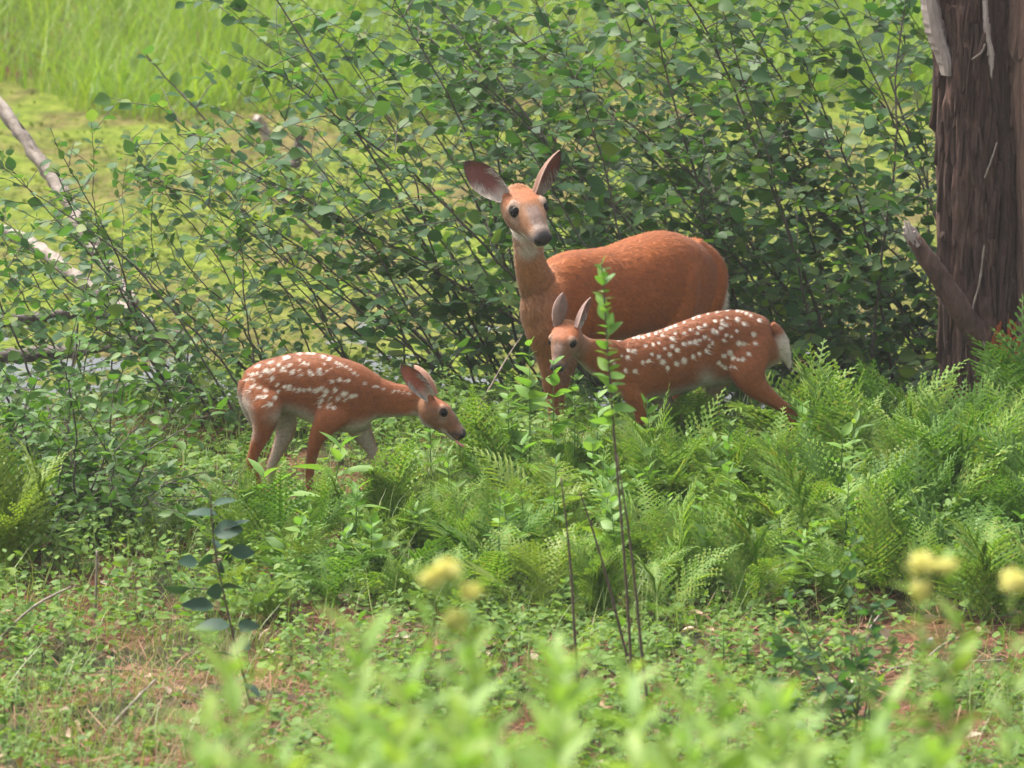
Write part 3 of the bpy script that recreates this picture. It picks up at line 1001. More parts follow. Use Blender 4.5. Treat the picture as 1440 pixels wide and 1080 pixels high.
FR = np.random.default_rng(77)
spots_f = []
tries = 0
while len(spots_f) < 165 and tries < 6000:
    tries += 1
    x = FR.uniform(330, 1500); y = FR.uniform(600, 880)
    top = 690 - .05 * (x - 700) if x > 700 else 735 - .06 * (x - 330)
    if y < min(top, 700) - 40 * (x > 1120): continue
    if x < 600 and y < 752: continue
    if y > (865 if 430 < x < 800 else 815) and FR.random() < .85: continue
    g = gpx(x, y)
    if g[1] > 1.4: continue
    if any((g[0] - q[0]) ** 2 + ((g[1] - q[1]) * .8) ** 2 < .17 ** 2 for q in spots_f): continue
    if bare(np.array([g[0]]), np.array([g[1]]))[0] > .45: continue
    # keep the animals' faces free of fronds
    spots_f.append((g[0], g[1], g[2], x, y))
FDESC = {"lacy": "pale green feathery", "green": "bright green", "deep": "deep green", "yellow": "yellow-green"}


def near_what(x, y):
    if x > 1180 and y < 720: return "growing at the foot of the dark trunk"
    if x > 1180: return "in the fern bank below the tree trunks"
    if x > 860 and y < 740: return "in front of the standing fawn's legs"
    if x > 700 and y < 740: return "growing below the standing fawn's head"
    if x > 860: return "in the open fern bank below the standing fawn"
    if x > 560: return "growing below the grazing fawn's nose"
    return "growing in front of the grazing fawn's legs"


for i, (x, y, z, px, py) in enumerate(spots_f):
    key = "yellow" if FR.random() < .12 else ("deep" if FR.random() < (.55 if px > 1150 else .22) else "green")
    if key == "green" and (px < 780 or FR.random() < .3): key = "lacy"
    upv = FR.uniform(.6, 1.2)
    size = FR.uniform(.28, .54) * (1.18 if px > 1120 else 1.0)
    if px < 700: size *= .8
    if px > 1180 and py < 690: size *= .8
    fern((x, y, z - .01), size, key, f"{'small' if size < .35 else ('large' if size > .47 else 'medium')} {FDESC[key]} {'upright' if upv > .9 else 'spreading'} fern {near_what(px, py)}", 900 + i, int(FR.integers(4, 8)), upv)
for i, (px, Y, s, key, lb) in enumerate(((1165, .9, .52, "deep", "tall deep green fern standing beside the standing fawn's hind leg"), (1235, 1.0, .48, "deep", "tall deep green fern between the fawn and the tree stub"), (1300, 1.0, .44, "green", "tall bright fern right under the broken branch stub"), (1375, .9, .44, "deep", "tall deep green fern covering the foot of the dark trunk"), (1452, 1.3, .66, "deep", "tall fern rising against the pinkish trunk"), (1350, .5, .5, "deep", "arching deep green fern below the tree trunks"), (1470, .6, .55, "green", "bright fern below the pinkish trunk"), (1200, .5, .55, "green", "bright fern in front of the thicket's edge"),
                                           (5, -1.2, .62, "yellow", "yellow-green fern beside the low dark bush"), (-45, -.8, .6, "yellow", "yellow-green fern behind the other yellow-green fern"), (960, .05, .5, "green", "feathery fern hiding the standing fawn's belly"), (905, -.1, .46, "green", "feathery fern in front of the standing fawn's shoulder"), (1040, -.25, .42, "green", "fern in front of the standing fawn's hind legs"))):
    b = gb(px, Y)
    fern(b, s, key, lb, 1200 + i, 9, 1.1)


# ================================================================== leafy forbs, tussocks, saplings
def forb(loc, h, nleaf, leaf, mat, label, seed, temps=LANCE, key="lance", lean=0.0, name="leafy_forb", cat="plant", group="leafy plants among the ferns", pairs=True, start=.25, top=None, rise=.25, stem_mat=None, sr=.0035, tilt=.3, exact=False):
    r = np.random.default_rng(seed)
    root = thing(name, loc, label, cat, group)
    ln = lean + r.normal(0, .05); ly = r.normal(0, .06)
    if exact: ln, ly = lean, 0.0
    C = catmull([np.array((0, 0, -.02)), np.array((ln * h * .3, ly * h * .3, h * .35)), np.array((ln * h * .7, ly * h * .6, h * .7)), np.array((ln * h, ly * h, h))], 5)
    V, F = tube(C, np.linspace(sr, sr * .35, len(C)), 6)
    B = Bag(); B.add(V, F)
    obj("stem", B.mesh("stem", stem_mat or M_GREENSTEM, True), root)
    mes = leaf_meshes(key + mat.name, temps, mat)
    a = r.uniform(0, 6.28)
    for i in range(nleaf):
        u = start + (1 - start) * ((i // 2 if pairs else i) + .5) / (nleaf / (2 if pairs else 1))
        u = min(u, 1)
        p = np.array([np.interp(u, np.linspace(0, 1, len(C)), C[:, k]) for k in range(3)])
        if pairs:
            a = a + (math.pi if i % 2 else 1.45 + r.normal(0, .2))
        else:
            a = a + 2.4
        if exact: a += r.normal(0, .3)
        d = np.array((math.cos(a), math.sin(a), rise + .9 * u ** 3 + r.normal(0, .35 if exact else .18)))
        nn = np.array((-math.cos(a) * rise, -math.sin(a) * rise, 1.0)) + r.normal(0, tilt, 3)
        m = np.eye(4)
        s = leaf * (r.uniform(.5, 1.25) if exact else r.uniform(.75, 1.2)) * (1.0 - .45 * max(0, u - .55) / .45)
        m[:3, :3] = frames(d[None], nn[None])[0] * s; m[:3, 3] = p
        o = bpy.data.objects.new("leaf", mes[r.integers(0, len(mes))])
        o.parent = root; o.matrix_basis = Matrix(m.tolist())
        S.collection.objects.link(o)
    return root, C


# leafy plants under and around the animals
for i, (px, py, h, n, lf, lb) in enumerate(((745, 695, .60, 20, .10, "bright leafy plant right under the doe's chest"), (778, 708, .56, 18, .09, "bright leafy plant below the standing fawn's chin"), (715, 700, .44, 16, .09, "leafy plant between the grazing fawn's nose and the doe"), (808, 715, .52, 16, .09, "leafy plant in front of the standing fawn's neck"), (735, 730, .30, 14, .09, "low leafy plant behind the grass tussock"), (840, 720, .46, 16, .085, "leafy plant in front of the standing fawn's shoulder"),
                                              (1080, 715, .28, 12, .10, "broad-leaved bright plant in front of the standing fawn's hind leg"), (1045, 722, .24, 10, .09, "low bright plant under the standing fawn's belly"), (1120, 725, .26, 12, .10, "bright plant below the standing fawn's tail"), (660, 712, .25, 10, .08, "small leafy plant under the grazing fawn's nose"))):
    g = gpx(px, py)
    forb(g, h, n, lf, M_FORB, lb, 1300 + i, OVATE, "ovate", exact=True, tilt=.45)
for i, (px, py, h, n, lf, ln, lb) in enumerate(((462, 748, .34, 8, .19, .15, "plant with long pale leaves in front of the grazing fawn's forelegs"), (405, 770, .28, 8, .17, -.35, "plant with long drooping leaves in front of the grazing fawn's hind hoof"), (350, 775, .2, 8, .13, -.2, "low broad-leaved plant beside the grazing fawn's hind hooves"), (500, 765, .22, 8, .12, .1, "low long-leaved plant below the grazing fawn's chest"), (1100, 745, .2, 8, .13, 0, "low plant with long leaves among the ferns"))):
    g = gpx(px, py)
    forb(g, h, n, lf, M_FORB, lb, 1350 + i, LANCE, "lance", ln, start=.35)


WD = np.random.default_rng(51)
k = 0
while k < 70:
    x, y = WD.uniform(400, 1440), WD.uniform(690, 850)
    g = gpx(x, y)
    if bare(np.array([g[0]]), np.array([g[1]]))[0] > .4: continue
    if x < 600 and y < 765: continue
    hh = WD.uniform(.16, .42) * (.7 if x < 600 else 1)
    tall = "tall" if hh > .3 else "short"
    br = WD.random() < .5
    forb(g, hh, int(WD.integers(10, 20)), WD.uniform(.06, .11), M_FORB if WD.random() < .6 else M_HERB, f"{tall} {'broad' if br else 'narrow'}-leaved weed {near_what(x, y)}", 2300 + k, OVATE if br else LANCE, "ovate" if br else "lance", name="weed", group="weeds in the fern bank", start=.3, tilt=.45)
    k += 1


def tussock(px, py, n, h, label, seed):
    r = np.random.default_rng(seed)
    g = gpx(px, py)
    pos = np.tile((0, 0, -.01), (n, 1)) + r.normal(0, .045, (n, 3)) * (1, 1, 0)
    me = blades(n, pos, r.uniform(.55, 1.1, n) * h, r.uniform(.003, .006, n), M_GRASS, "grass_tussock", (.5, 1.3), .28)
    root = thing("grass_tussock", g, label, "grass", "grass tussocks")
    tag(obj("blades", me, root), kind="stuff")


for i, (px, py, n, h, lb) in enumerate(((600, 715, 170, .34, "arching green grass tussock under the grazing fawn's jaw"), (650, 722, 160, .32, "grass tussock below the grazing fawn's nose"), (560, 715, 120, .28, "grass tussock beside the grazing fawn's front hoof"), (625, 735, 120, .26, "lower grass tussock in front of the arching one"), (240, 760, 110, .25, "grass tussock below the low dark bush"), (300, 770, 90, .22, "small grass tussock beside the hind hooves"), (190, 775, 90, .22, "grass tussock at the edge of the low dark bush"), (690, 735, 90, .24, "small grass tussock beside the leafy plants"))):
    tussock(px, py, n, h, lb, 1400 + i)

# slim sapling with pale leaves standing in front of the doe's flank
g = gpx(895, 1060)
topw = P(846, 366, g[1]); h = topw[2] - g[2]
forb(g, h, 46, .078, M_FORB, "slim sapling with bright leaf pairs rising in front of the doe's flank", 1501, OVATE, "ovate", (topw[0] - g[0]) / h, "sapling", "sapling", "saplings in the clearing", True, .63, rise=.05, stem_mat=M_DRYSTEM, sr=.006, tilt=.55, exact=True)
for i, (bx, by, tx, ty, lb) in enumerate(((922, 1075, 868, 640, "tall bare dark stem beside the slim sapling"), (822, 1070, 789, 672, "thin bare dark stem standing alone in front of the ferns"), (905, 1000, 815, 690, "thin slanting bare stem crossing behind the slim sapling"))):
    g = gpx(bx, by)
    log("bare_stem", [g - (0, 0, .03), P(bx * .66 + tx * .34, by * .66 + ty * .34, g[1]), P(bx * .3 + tx * .7 + 3, by * .3 + ty * .7, g[1]), P(tx, ty, g[1])], [.0055, .005, .004, .002], lb, M_DRYSTEM, "stem", 6, .0004, "bare stems in the clearing")

# dark-leaved sapling at the lower left: leaves set one by one
g = gpx(356, 1006)
root = thing("sapling", g, "thin sapling with large dark bluish leaves and reddish stem", "sapling", "saplings in the clearing")
Cs = catmull([g - (0, 0, .03), P(345, 960, g[1]), P(328, 895, g[1]), P(316, 840, g[1]), P(305, 790, g[1]), P(298, 735, g[1]), P(296, 690, g[1])], 4)
V, F = tube(Cs, np.linspace(.005, .0018, len(Cs)), 6); B = Bag(); B.add(V, F)
obj("stem", B.mesh("stem", M_DRYSTEM, True, g), root)
mes = leaf_meshes("ovate" + M_DARKLEAF.name, OVATE + ROUND[:1], M_DARKLEAF)
LF = [(245, 828, 40, -.2), (266, 826, 34, .3), (273, 850, 50, -.1), (281, 718, 44, -.3), (325, 745, 46, .3), (347, 775, 46, .2), (310, 795, 40, 0), (300, 832, 32, .1), (332, 826, 40, .6), (293, 877, 54, -.4), (316, 916, 50, -.3), (356, 966, 46, .4), (320, 705, 36, .4), (340, 735, 34, .2), (286, 790, 36, -.4), (305, 760, 34, .1), (352, 880, 40, .5), (345, 905, 44, .2), (262, 790, 30, -.3)]
rr = np.random.default_rng(8)
for (x, y, L, sl) in LF:
    tgt = P(x, y, g[1] + rr.uniform(-.06, .06))
    k = np.argmin(np.abs(Cs[:, 2] - (tgt[2] - .015)))
    d = tgt - Cs[k]; d = nrm(d + (0, rr.normal(0, .02), 0))
    m = np.eye(4); m[:3, :3] = frames(d[None], (np.array((0, -.6, .8)) + rr.normal(0, .55, 3))[None])[0] * (L * mpp(g[1]) * .92)
    st = tgt - d * L * mpp(g[1]) * .55
    m[:3, 3] = st - np.array(g)
    V, F = tube(np.array([Cs[k], (Cs[k] + st) / 2 + (0, 0, -.004), st]), .0016, 5); B = Bag(); B.add(V, F)
    stalk = obj("leaf_stalk", B.mesh("leaf_stalk", M_DRYSTEM, True, g), root)
    o = bpy.data.objects.new("leaf", mes[rr.integers(0, 4)]); o.parent = stalk; o.matrix_basis = Matrix(m.tolist()); S.collection.objects.link(o)

# small bushy sapling with dark leaves at the lower right
g = gpx(1205, 1068)
st = []
for (tx, ty) in ((1150, 790), (1120, 850), (1185, 800), (1215, 900), (1135, 900), (1165, 760), (1100, 900)):
    t = P(tx, ty, g[1] + rr.uniform(-.12, .12))
    st.append([g, g + (t - g) * .35 + (.02, 0, .02), g + (t - g) * .7, t])
shrub(g, st, "small bushy sapling with dark green leaves beside the red litter", M_SHRUB, 1601, (.035, .062), 150, .028, (.05, .16), .03, .22, .9, OVATE + ROUND[:2], "mix", .004, "sapling", "saplings in the clearing")

# many small seedlings in the clearing, each a plant of its own
SD = np.random.default_rng(99)
k = 0
while k < 60:
    x, y = SD.uniform(-10, 1450), SD.uniform(780, 1065)
    g = gpx(x, y)
    if bare(np.array([g[0]]), np.array([g[1]]))[0] > .5: continue
    wh = "at the front of the clearing" if y > 960 else ("below the fern bank" if x > 430 else "in the low herbs on the open left side")
    forb(g, SD.uniform(.08, .2), int(SD.integers(6, 11)), SD.uniform(.03, .06), M_HERB if SD.random() < .6 else M_FORB, "small leafy seedling " + wh, 1700 + k, OVATE, "ovate", name="seedling", group="seedlings " + wh, start=.3)
    k += 1

# ================================================================== foreground plants close to the camera
FG = [(395, 895, -12.2), (450, 868, -12.0), (345, 1010, -12.3), (500, 985, -12.4), (560, 930, -11.9), (620, 965, -12.2), (690, 1000, -12.0), (745, 925, -11.8), (800, 960, -12.2), (850, 905, -11.9), (905, 950, -12.3), (960, 985, -12.0), (1020, 935, -11.8), (1075, 985, -12.2), (420, 1040, -12.6), (760, 1030, -12.7), (1140, 1050, -12.2), (660, 880, -11.2),
      (1215, 960, -12.0), (1265, 985, -12.3), (1300, 850, -11.6), (1345, 905, -11.9), (1395, 950, -12.1), (1430, 880, -11.7), (1330, 1010, -12.4), (1440, 1000, -12.3), (1250, 1040, -12.5)]
FG = [f for k, f in enumerate(FG) if f[0] < 1180 or k % 2 == 0] + [(470, 920, -11.6), (600, 925, -11.4), (655, 960, -11.7), (780, 915, -11.3), (935, 915, -11.4), (1090, 985, -11.7), (540, 1010, -12.2), (590, 1040, -12.0), (715, 1020, -11.8), (870, 1030, -12.1), (1010, 1030, -12.0), (470, 1030, -12.1), (1320, 1030, -12.2)]
FL = ["pale green out-of-focus plant in the front row", "blurred leafy plant in the foreground clump"]
for i, (px, py, Y) in enumerate(FG):
    t = P(px, py + 18, Y)
    gz = float(ground(t[0], Y)); h = t[2] - gz
    side = "below the red litter patch" if px > 1180 else ("in front of the dark-leaved sapling" if px < 520 else "in front of the bare dark stems")
    forb((t[0] - .03 * h, Y, gz), h, 26, .14, M_GOLD, "blurred pale green foreground plant " + side, 1900 + i, LANCE, "lance", .03, "foreground_plant", "plant", "foreground plants " + side, False, .5, rise=.35)


def flower_head(px, py, Y, size, label, n, seed):
    """goldenrod-like plant with a yellow head of many small florets"""
    r = np.random.default_rng(seed)
    t = P(px, py, Y); gz = float(ground(t[0], Y)); h = t[2] - gz
    root, C = forb((t[0], Y, gz), h, 22, .08, M_GOLD, label, seed, LANCE, "lance", 0, "flowering_plant", "flower", "yellow flowering plants", False, .5, exact=True)
    B = []
    tv, tf = leaf_template(.4, 2, .1, .1)
    top = C[-1]
    M = leaf_mats(n, r.normal(0, 1, (n, 3)) + (0, 0, .6), r.normal(0, 1, (n, 3)), r.uniform(.008, .014, n))
    q = nrm(r.normal(0, 1, (n, 3))) * (r.random((n, 1)) ** .4) * np.array((size, size, size * .7)) * 1.3
    V, F = scatter(tv, tf, M, q + top + (0, 0, -.2 * size))
    tag(obj("flower_head", mesh("flower_head", V, F, M_FLOWER), root), kind="stuff")


for i, (px, py, s, lb) in enumerate(((628, 799, .016, "yellow flower head, largest of the cluster of three"), (607, 812, .012, "yellow flower head beside the largest one of three"), (662, 832, .012, "pale yellow flower head, lowest of the cluster of three"), (1297, 790, .016, "yellow flower head above the red litter patch"), (1330, 796, .010, "small yellow-green bud beside the yellow flower head"), (1425, 815, .017, "yellow flower head below the pinkish trunk"), (640, 872, .014, "greenish yellow bud among the blurred foreground leaves"), (1295, 830, .012, "greenish yellow bud under the yellow flower head"))):
    flower_head(px, py, -11.6, s, lb, 170, 2000 + i)

# ================================================================== deer
def coat_mat(name):
    m, nt, bs, out = new_mat(name)
    at = nd(nt, "ShaderNodeAttribute", attribute_name="coat")
    tc = nd(nt, "ShaderNodeTexCoord")
    n1 = noise(nt, 55, 5, 0.7, tc.outputs["Object"], 0.6)
    n2 = noise(nt, 7, 3, 0.55, tc.outputs["Object"])
    f = math_node(nt, 'ADD', math_node(nt, 'MULTIPLY', n1.outputs["Fac"], 0.6), math_node(nt, 'MULTIPLY', n2.outputs["Fac"], 0.4))
    sh = ramp(nt, f, [(0.3, (0.62, 0.60, 0.58)), (0.7, (1.3, 1.3, 1.3))])
    mx = nd(nt, "ShaderNodeMix", data_type='RGBA', blend_type='MULTIPLY')
    mx.inputs["Factor"].default_value = 1.0
    nt.links.new(at.outputs["Color"], mx.inputs["A"]); nt.links.new(sh, mx.inputs["B"])
    nt.links.new(mx.outputs["Result"], bs.inputs["Base Color"])
    bs.inputs["Roughness"].default_value = 0.62
    bs.inputs["Specular IOR Level"].default_value = 0.25
    bs.inputs["Sheen Weight"].default_value = 0.08
    bs.inputs["Sheen Roughness"].default_value = 0.5
    b = nd(nt, "ShaderNodeBump")
    b.inputs["Strength"].default_value = 0.35
    b.inputs["Distance"].default_value = 0.006
    nt.links.new(n1.outputs["Fac"], b.inputs["Height"])
    nt.links.new(b.outputs[0], bs.inputs["Normal"])
    return m


M_COAT = coat_mat("deer_coat")
M_EYE = plain_mat("deer_eye", (0.004, 0.003, 0.002), 0.06, 0.16)
M_TONGUE = plain_mat("tongue", (0.62, 0.22, 0.2), 0.4)

RUFOUS = np.array((0.33, 0.092, 0.020))
FAWN = np.array((0.24, 0.074, 0.024))
WHITE = np.array((0.56, 0.50, 0.43))
BUFF = np.array((0.29, 0.135, 0.062))


class Animal:
    def __init__(s, zmap, Y0, sub=6, nseg=30):
        s.zmap, s.Y0 = zmap, Y0
        s.V = []; s.F = []; s.C = []; s.n = 0
        s.sub, s.nseg = sub, nseg

    def p(s, zx, zy, dy):
        x0, y0, k = s.zmap
        return P(x0 + zx * k, y0 + zy * k, s.Y0 + dy)

    def u(s, z):
        return z * s.zmap[2] * mpp(s.Y0)

    def loft(s, rows, col, side=None, up=(0, 0, 1), power=2.2):
        """rows: (point3, half width, half height up, half height down) ; col(t, sin, cos)->rgb"""
        C = catmull([np.r_[r[0], r[1:]] for r in rows], s.sub)
        c = C[:, :3]; hw = np.maximum(C[:, 3], 0.002); ht = np.maximum(C[:, 4], 0.002); hb = np.maximum(C[:, 5], 0.002)
        T = nrm(np.gradient(c, axis=0))
        if side is None:
            Sv = nrm(np.cross(np.asarray(up, float)[None], T))
        else:
            sd = np.broadcast_to(np.asarray(side, float), T.shape)
            Sv = nrm(sd - np.sum(sd * T, 1, keepdims=True) * T)
        U = np.cross(T, Sv)
        sg = np.sign(U @ np.asarray(up, float)); sg[sg == 0] = 1
        if abs(np.mean(sg)) > 0: U = U * (1 if np.mean(sg) > 0 else -1)
        n = s.nseg; a = np.arange(n) / n * 2 * np.pi
        ca, sa = np.cos(a), np.sin(a)
        ec = np.sign(ca) * np.abs(ca) ** (2 / power); es = np.sign(sa) * np.abs(sa) ** (2 / power)
        vert = np.where(sa[None] >= 0, ht[:, None], hb[:, None]) * es[None]
        V = c[:, None] + Sv[:, None] * (hw[:, None] * ec[None])[..., None] + U[:, None] * vert[..., None]
        m = len(c)
        tt = np.linspace(0, 1, m)
        cols = np.array([[col(t, sa[j], ca[j]) for j in range(n)] for t in tt])
        b = s.n
        for i in range(m - 1):
            for j in range(n):
                s.F.append([b + i * n + j, b + i * n + (j + 1) % n, b + (i + 1) * n + (j + 1) % n, b + (i + 1) * n + j])
        V = V.reshape(-1, 3)
        s.F.append([b + j for j in range(n)][::-1]); s.F.append([b + (m - 1) * n + j for j in range(n)])
        s.V.append(V); s.C.append(cols.reshape(-1, 3)); s.n += len(V)

    def remesh(s, voxel, smooth_iter=5, cblur=26):
        V = np.vstack(s.V)
        me = mesh("tmp", V, s.F)
        bm = bmesh.new(); bm.from_mesh(me); bmesh.ops.recalc_face_normals(bm, faces=bm.faces); bm.to_mesh(me); bm.free()
        o = link(bpy.data.objects.new("tmp", me))
        r = o.modifiers.new("r", 'REMESH'); r.mode = 'VOXEL'; r.voxel_size = voxel
        sm = o.modifiers.new("s", 'SMOOTH'); sm.factor = 0.5; sm.iterations = smooth_iter
        dg = bpy.context.evaluated_depsgraph_get()
        out = bpy.data.meshes.new_from_object(o.evaluated_get(dg))
        bpy.data.objects.remove(o); bpy.data.meshes.remove(me)
        n = len(out.vertices)
        co = np.empty(n * 3, np.float32); out.vertices.foreach_get("co", co); co = co.reshape(-1, 3).astype(float)
        kd = kdtree.KDTree(len(V))
        for i, v in enumerate(V): kd.insert(v, i)
        kd.balance()
        CC = np.vstack(s.C)
        cols = np.empty((n, 3))
        for i in range(n):
            h = kd.find_n(co[i], 4)
            w = np.array([1 / (x[2] + 1e-4) for x in h])
            cols[i] = (CC[[x[1] for x in h]] * w[:, None]).sum(0) / w.sum()
        polys = [list(p.vertices) for p in out.polygons]
        ed = np.empty(len(out.edges) * 2, np.int32); out.edges.foreach_get("vertices", ed); ed = ed.reshape(-1, 2)
        deg = np.bincount(ed.ravel(), minlength=n).astype(float)[:, None]
        for _ in range(cblur):          # soft transitions between the coat's colour areas
            acc = np.zeros((n, 3))
            for ch in range(3):
                acc[:, ch] = np.bincount(ed[:, 0], cols[ed[:, 1], ch], n) + np.bincount(ed[:, 1], cols[ed[:, 0], ch], n)
            cols = 0.4 * cols + 0.6 * acc / deg
        bpy.data.meshes.remove(out)
        return co, polys, cols


class Head:
    """head frame: x along the muzzle, y to the animal's left, z up; unit = head length"""
    def __init__(s, origin, fwd, left, L, k=1.0):
        s.k = k
        s.o = np.asarray(origin, float); s.L = L
        s.f = nrm(fwd)
        l = np.asarray(left, float); s.l = nrm(l - (l @ s.f) * s.f)
        s.u = np.cross(s.f, s.l)

    def w(s, x, y, z):
        return s.o + s.L * (s.f * x + (s.l * y + s.u * z) * s.k)

    def loc(s, co):
        d = (co - s.o) / s.L
        return d @ s.f, d @ s.l / s.k, d @ s.u / s.k


HEAD_ROWS = [(-0.12, 0.0, 0.10, 0.10, 0.12), (-0.08, 0.0, 0.17, 0.18, 0.18), (0.02, 0.0, 0.24, 0.155, 0.24), (0.14, 0.0, 0.28, 0.18, 0.30),
             (0.28, 0.0, 0.285, 0.205, 0.325), (0.38, -0.005, 0.262, 0.222, 0.31), (0.50, -0.015, 0.216, 0.20, 0.26), (0.62, -0.025, 0.175, 0.185, 0.215),
             (0.75, -0.035, 0.142, 0.15, 0.165), (0.86, -0.04, 0.132, 0.135, 0.145), (0.94, -0.045, 0.118, 0.115, 0.115), (0.985, -0.05, 0.092, 0.085, 0.085), (1.012, -0.055, 0.045, 0.045, 0.045)]


def add_head(A, H, base, ears=()):
    rows = [(H.w(x, 0, z), hw * H.L * H.k, ht * H.L * H.k, hb * H.L * H.k) for x, z, hw, ht, hb in HEAD_ROWS]
    A.loft(rows, lambda t, sa, ca: base, side=H.l, up=H.u, power=2.25)
    for sd in (-1, 1):
        for b, tip in ears:
            if np.dot(np.asarray(b) - H.o, H.l) * sd <= 0: continue
            d = np.asarray(tip) - b; c0 = H.w(0.10, sd * 0.10, 0.08)
            A.loft([(c0, .05 * H.L, .05 * H.L, .05 * H.L), (b - d * .06, .06 * H.L, .06 * H.L, .06 * H.L), (b + d * .02, .05 * H.L, .05 * H.L, .05 * H.L), (b + d * .07, .02 * H.L, .02 * H.L, .02 * H.L)], lambda t, sa, ca: base, side=H.f, up=H.u)
    A.loft([(H.w(0.62, 0, -0.15), .06 * H.L, .04 * H.L, .05 * H.L), (H.w(0.78, 0, -0.165), .075 * H.L, .045 * H.L, .05 * H.L), (H.w(0.89, 0, -0.165), .07 * H.L, .04 * H.L, .045 * H.L), (H.w(0.945, 0, -0.16), .035 * H.L, .02 * H.L, .025 * H.L)], lambda t, sa, ca: base, side=H.l, up=H.u)   # lower jaw
    for sd in (-1, 1):   # brow, cheek and nostril bulges
        A.loft([(H.w(0.26, sd * 0.12, 0.16), .03 * H.L, .03 * H.L, .03 * H.L), (H.w(0.35, sd * 0.205, 0.145), .06 * H.L, .055 * H.L, .045 * H.L), (H.w(0.47, sd * 0.14, 0.09), .03 * H.L, .03 * H.L, .03 * H.L)], lambda t, sa, ca: base, side=H.l, up=H.u)
        A.loft([(H.w(0.88, sd * 0.085, 0.0), .03 * H.L, .03 * H.L, .03 * H.L), (H.w(0.955, sd * 0.085, -0.015), .052 * H.L, .05 * H.L, .05 * H.L), (H.w(1.0, sd * 0.065, -0.035), .03 * H.L, .03 * H.L, .04 * H.L)], lambda t, sa, ca: base, side=H.l, up=H.u)


def color_head(H, co, cols, fore, cheek, bridge, young):
    x, y, z = H.loc(co)
    ay = np.abs(y)
    r = np.sqrt(ay ** 2 + z ** 2)
    inside = (1 - sstep(0.40, 0.52, r)) * sstep(-0.14, 0.10, x) * (1 - sstep(1.1, 1.2, x))
    c = np.repeat(cheek[None], len(co), 0)

    def put(c, col, m):
        m = np.clip(m, 0, 1)[:, None]
        return c * (1 - m) + np.asarray(col)[None] * m
    c = put(c, fore, sstep(0.0, 0.13, z) * (1 - sstep(0.34, 0.52, x + 0.25 * ay)))
    c = put(c, bridge, sstep(0.42, 0.55, x) * sstep(0.02, 0.09, z) * (1 - sstep(0.06, 0.13, ay)))
    de = np.sqrt((x - 0.40) ** 2 + (ay - 0.222) ** 2 + (z - 0.085) ** 2)
    ring = 0.26 if young else 0.42
    c = put(c, WHITE * 0.8, (1 - sstep(0.075, 0.135, np.sqrt((x - 0.37) ** 2 + (ay - 0.222) ** 2 + ((z - 0.12)) ** 2))) * ring)
    c = put(c, WHITE * 0.62, (1 - sstep(0.05, 0.14, np.sqrt((x - 0.47) ** 2 + (ay - 0.21) ** 2 + (z + 0.0) ** 2))) * ring * .8)
    c = put(c, (0.03, 0.02, 0.015), 1 - sstep(0.066, 0.085, de))
    c = put(c, WHITE * 0.95, sstep(-0.11, -0.15, z) * sstep(0.5, 0.68, x) * (0.6 if young else 1.0))
    c = put(c, WHITE * 0.95, sstep(-0.19, -0.29, z) * (1 - sstep(0.35, 0.5, x)) * (1 - sstep(0.12, 0.24, ay)))
    c = put(c, WHITE * 0.7, sstep(0.78, 0.85, x) * (1 - sstep(0.87, 0.9, x)) * (0.15 if young else 0.30))
    c = put(c, (0.05, 0.035, 0.03), sstep(0.76, 0.82, x) * (1 - sstep(0.9, 0.94, x)) * sstep(0.105, 0.125, ay) * sstep(-0.16, -0.1, z) * (1 - sstep(-0.05, 0.0, z)) * 0.85)
    c = put(c, (0.085, 0.062, 0.056), sstep(0.84, 0.93, x) * sstep(-0.1, -0.02, z) * .85)
    c = put(c, (0.032, 0.027, 0.028), sstep(0.925, 0.955, x + (z + 0.05) * 0.10) * sstep(-0.135, -0.115, z))
    dn = np.sqrt(((x - 0.985) / 1.0) ** 2 + (ay - 0.095) ** 2 + ((z + 0.045) * 1.2) ** 2)
    c = put(c, (0.006, 0.005, 0.005), 1 - sstep(0.035, 0.055, dn))
    c = put(c, (0.02, 0.015, 0.012), (1 - sstep(0.008, 0.018, np.abs(z + 0.135 + (x - 0.85) * 0.03))) * sstep(0.68, 0.72, x) * sstep(0.02, 0.05, ay))
    m = inside[:, None]
    return cols * (1 - m) + c * m


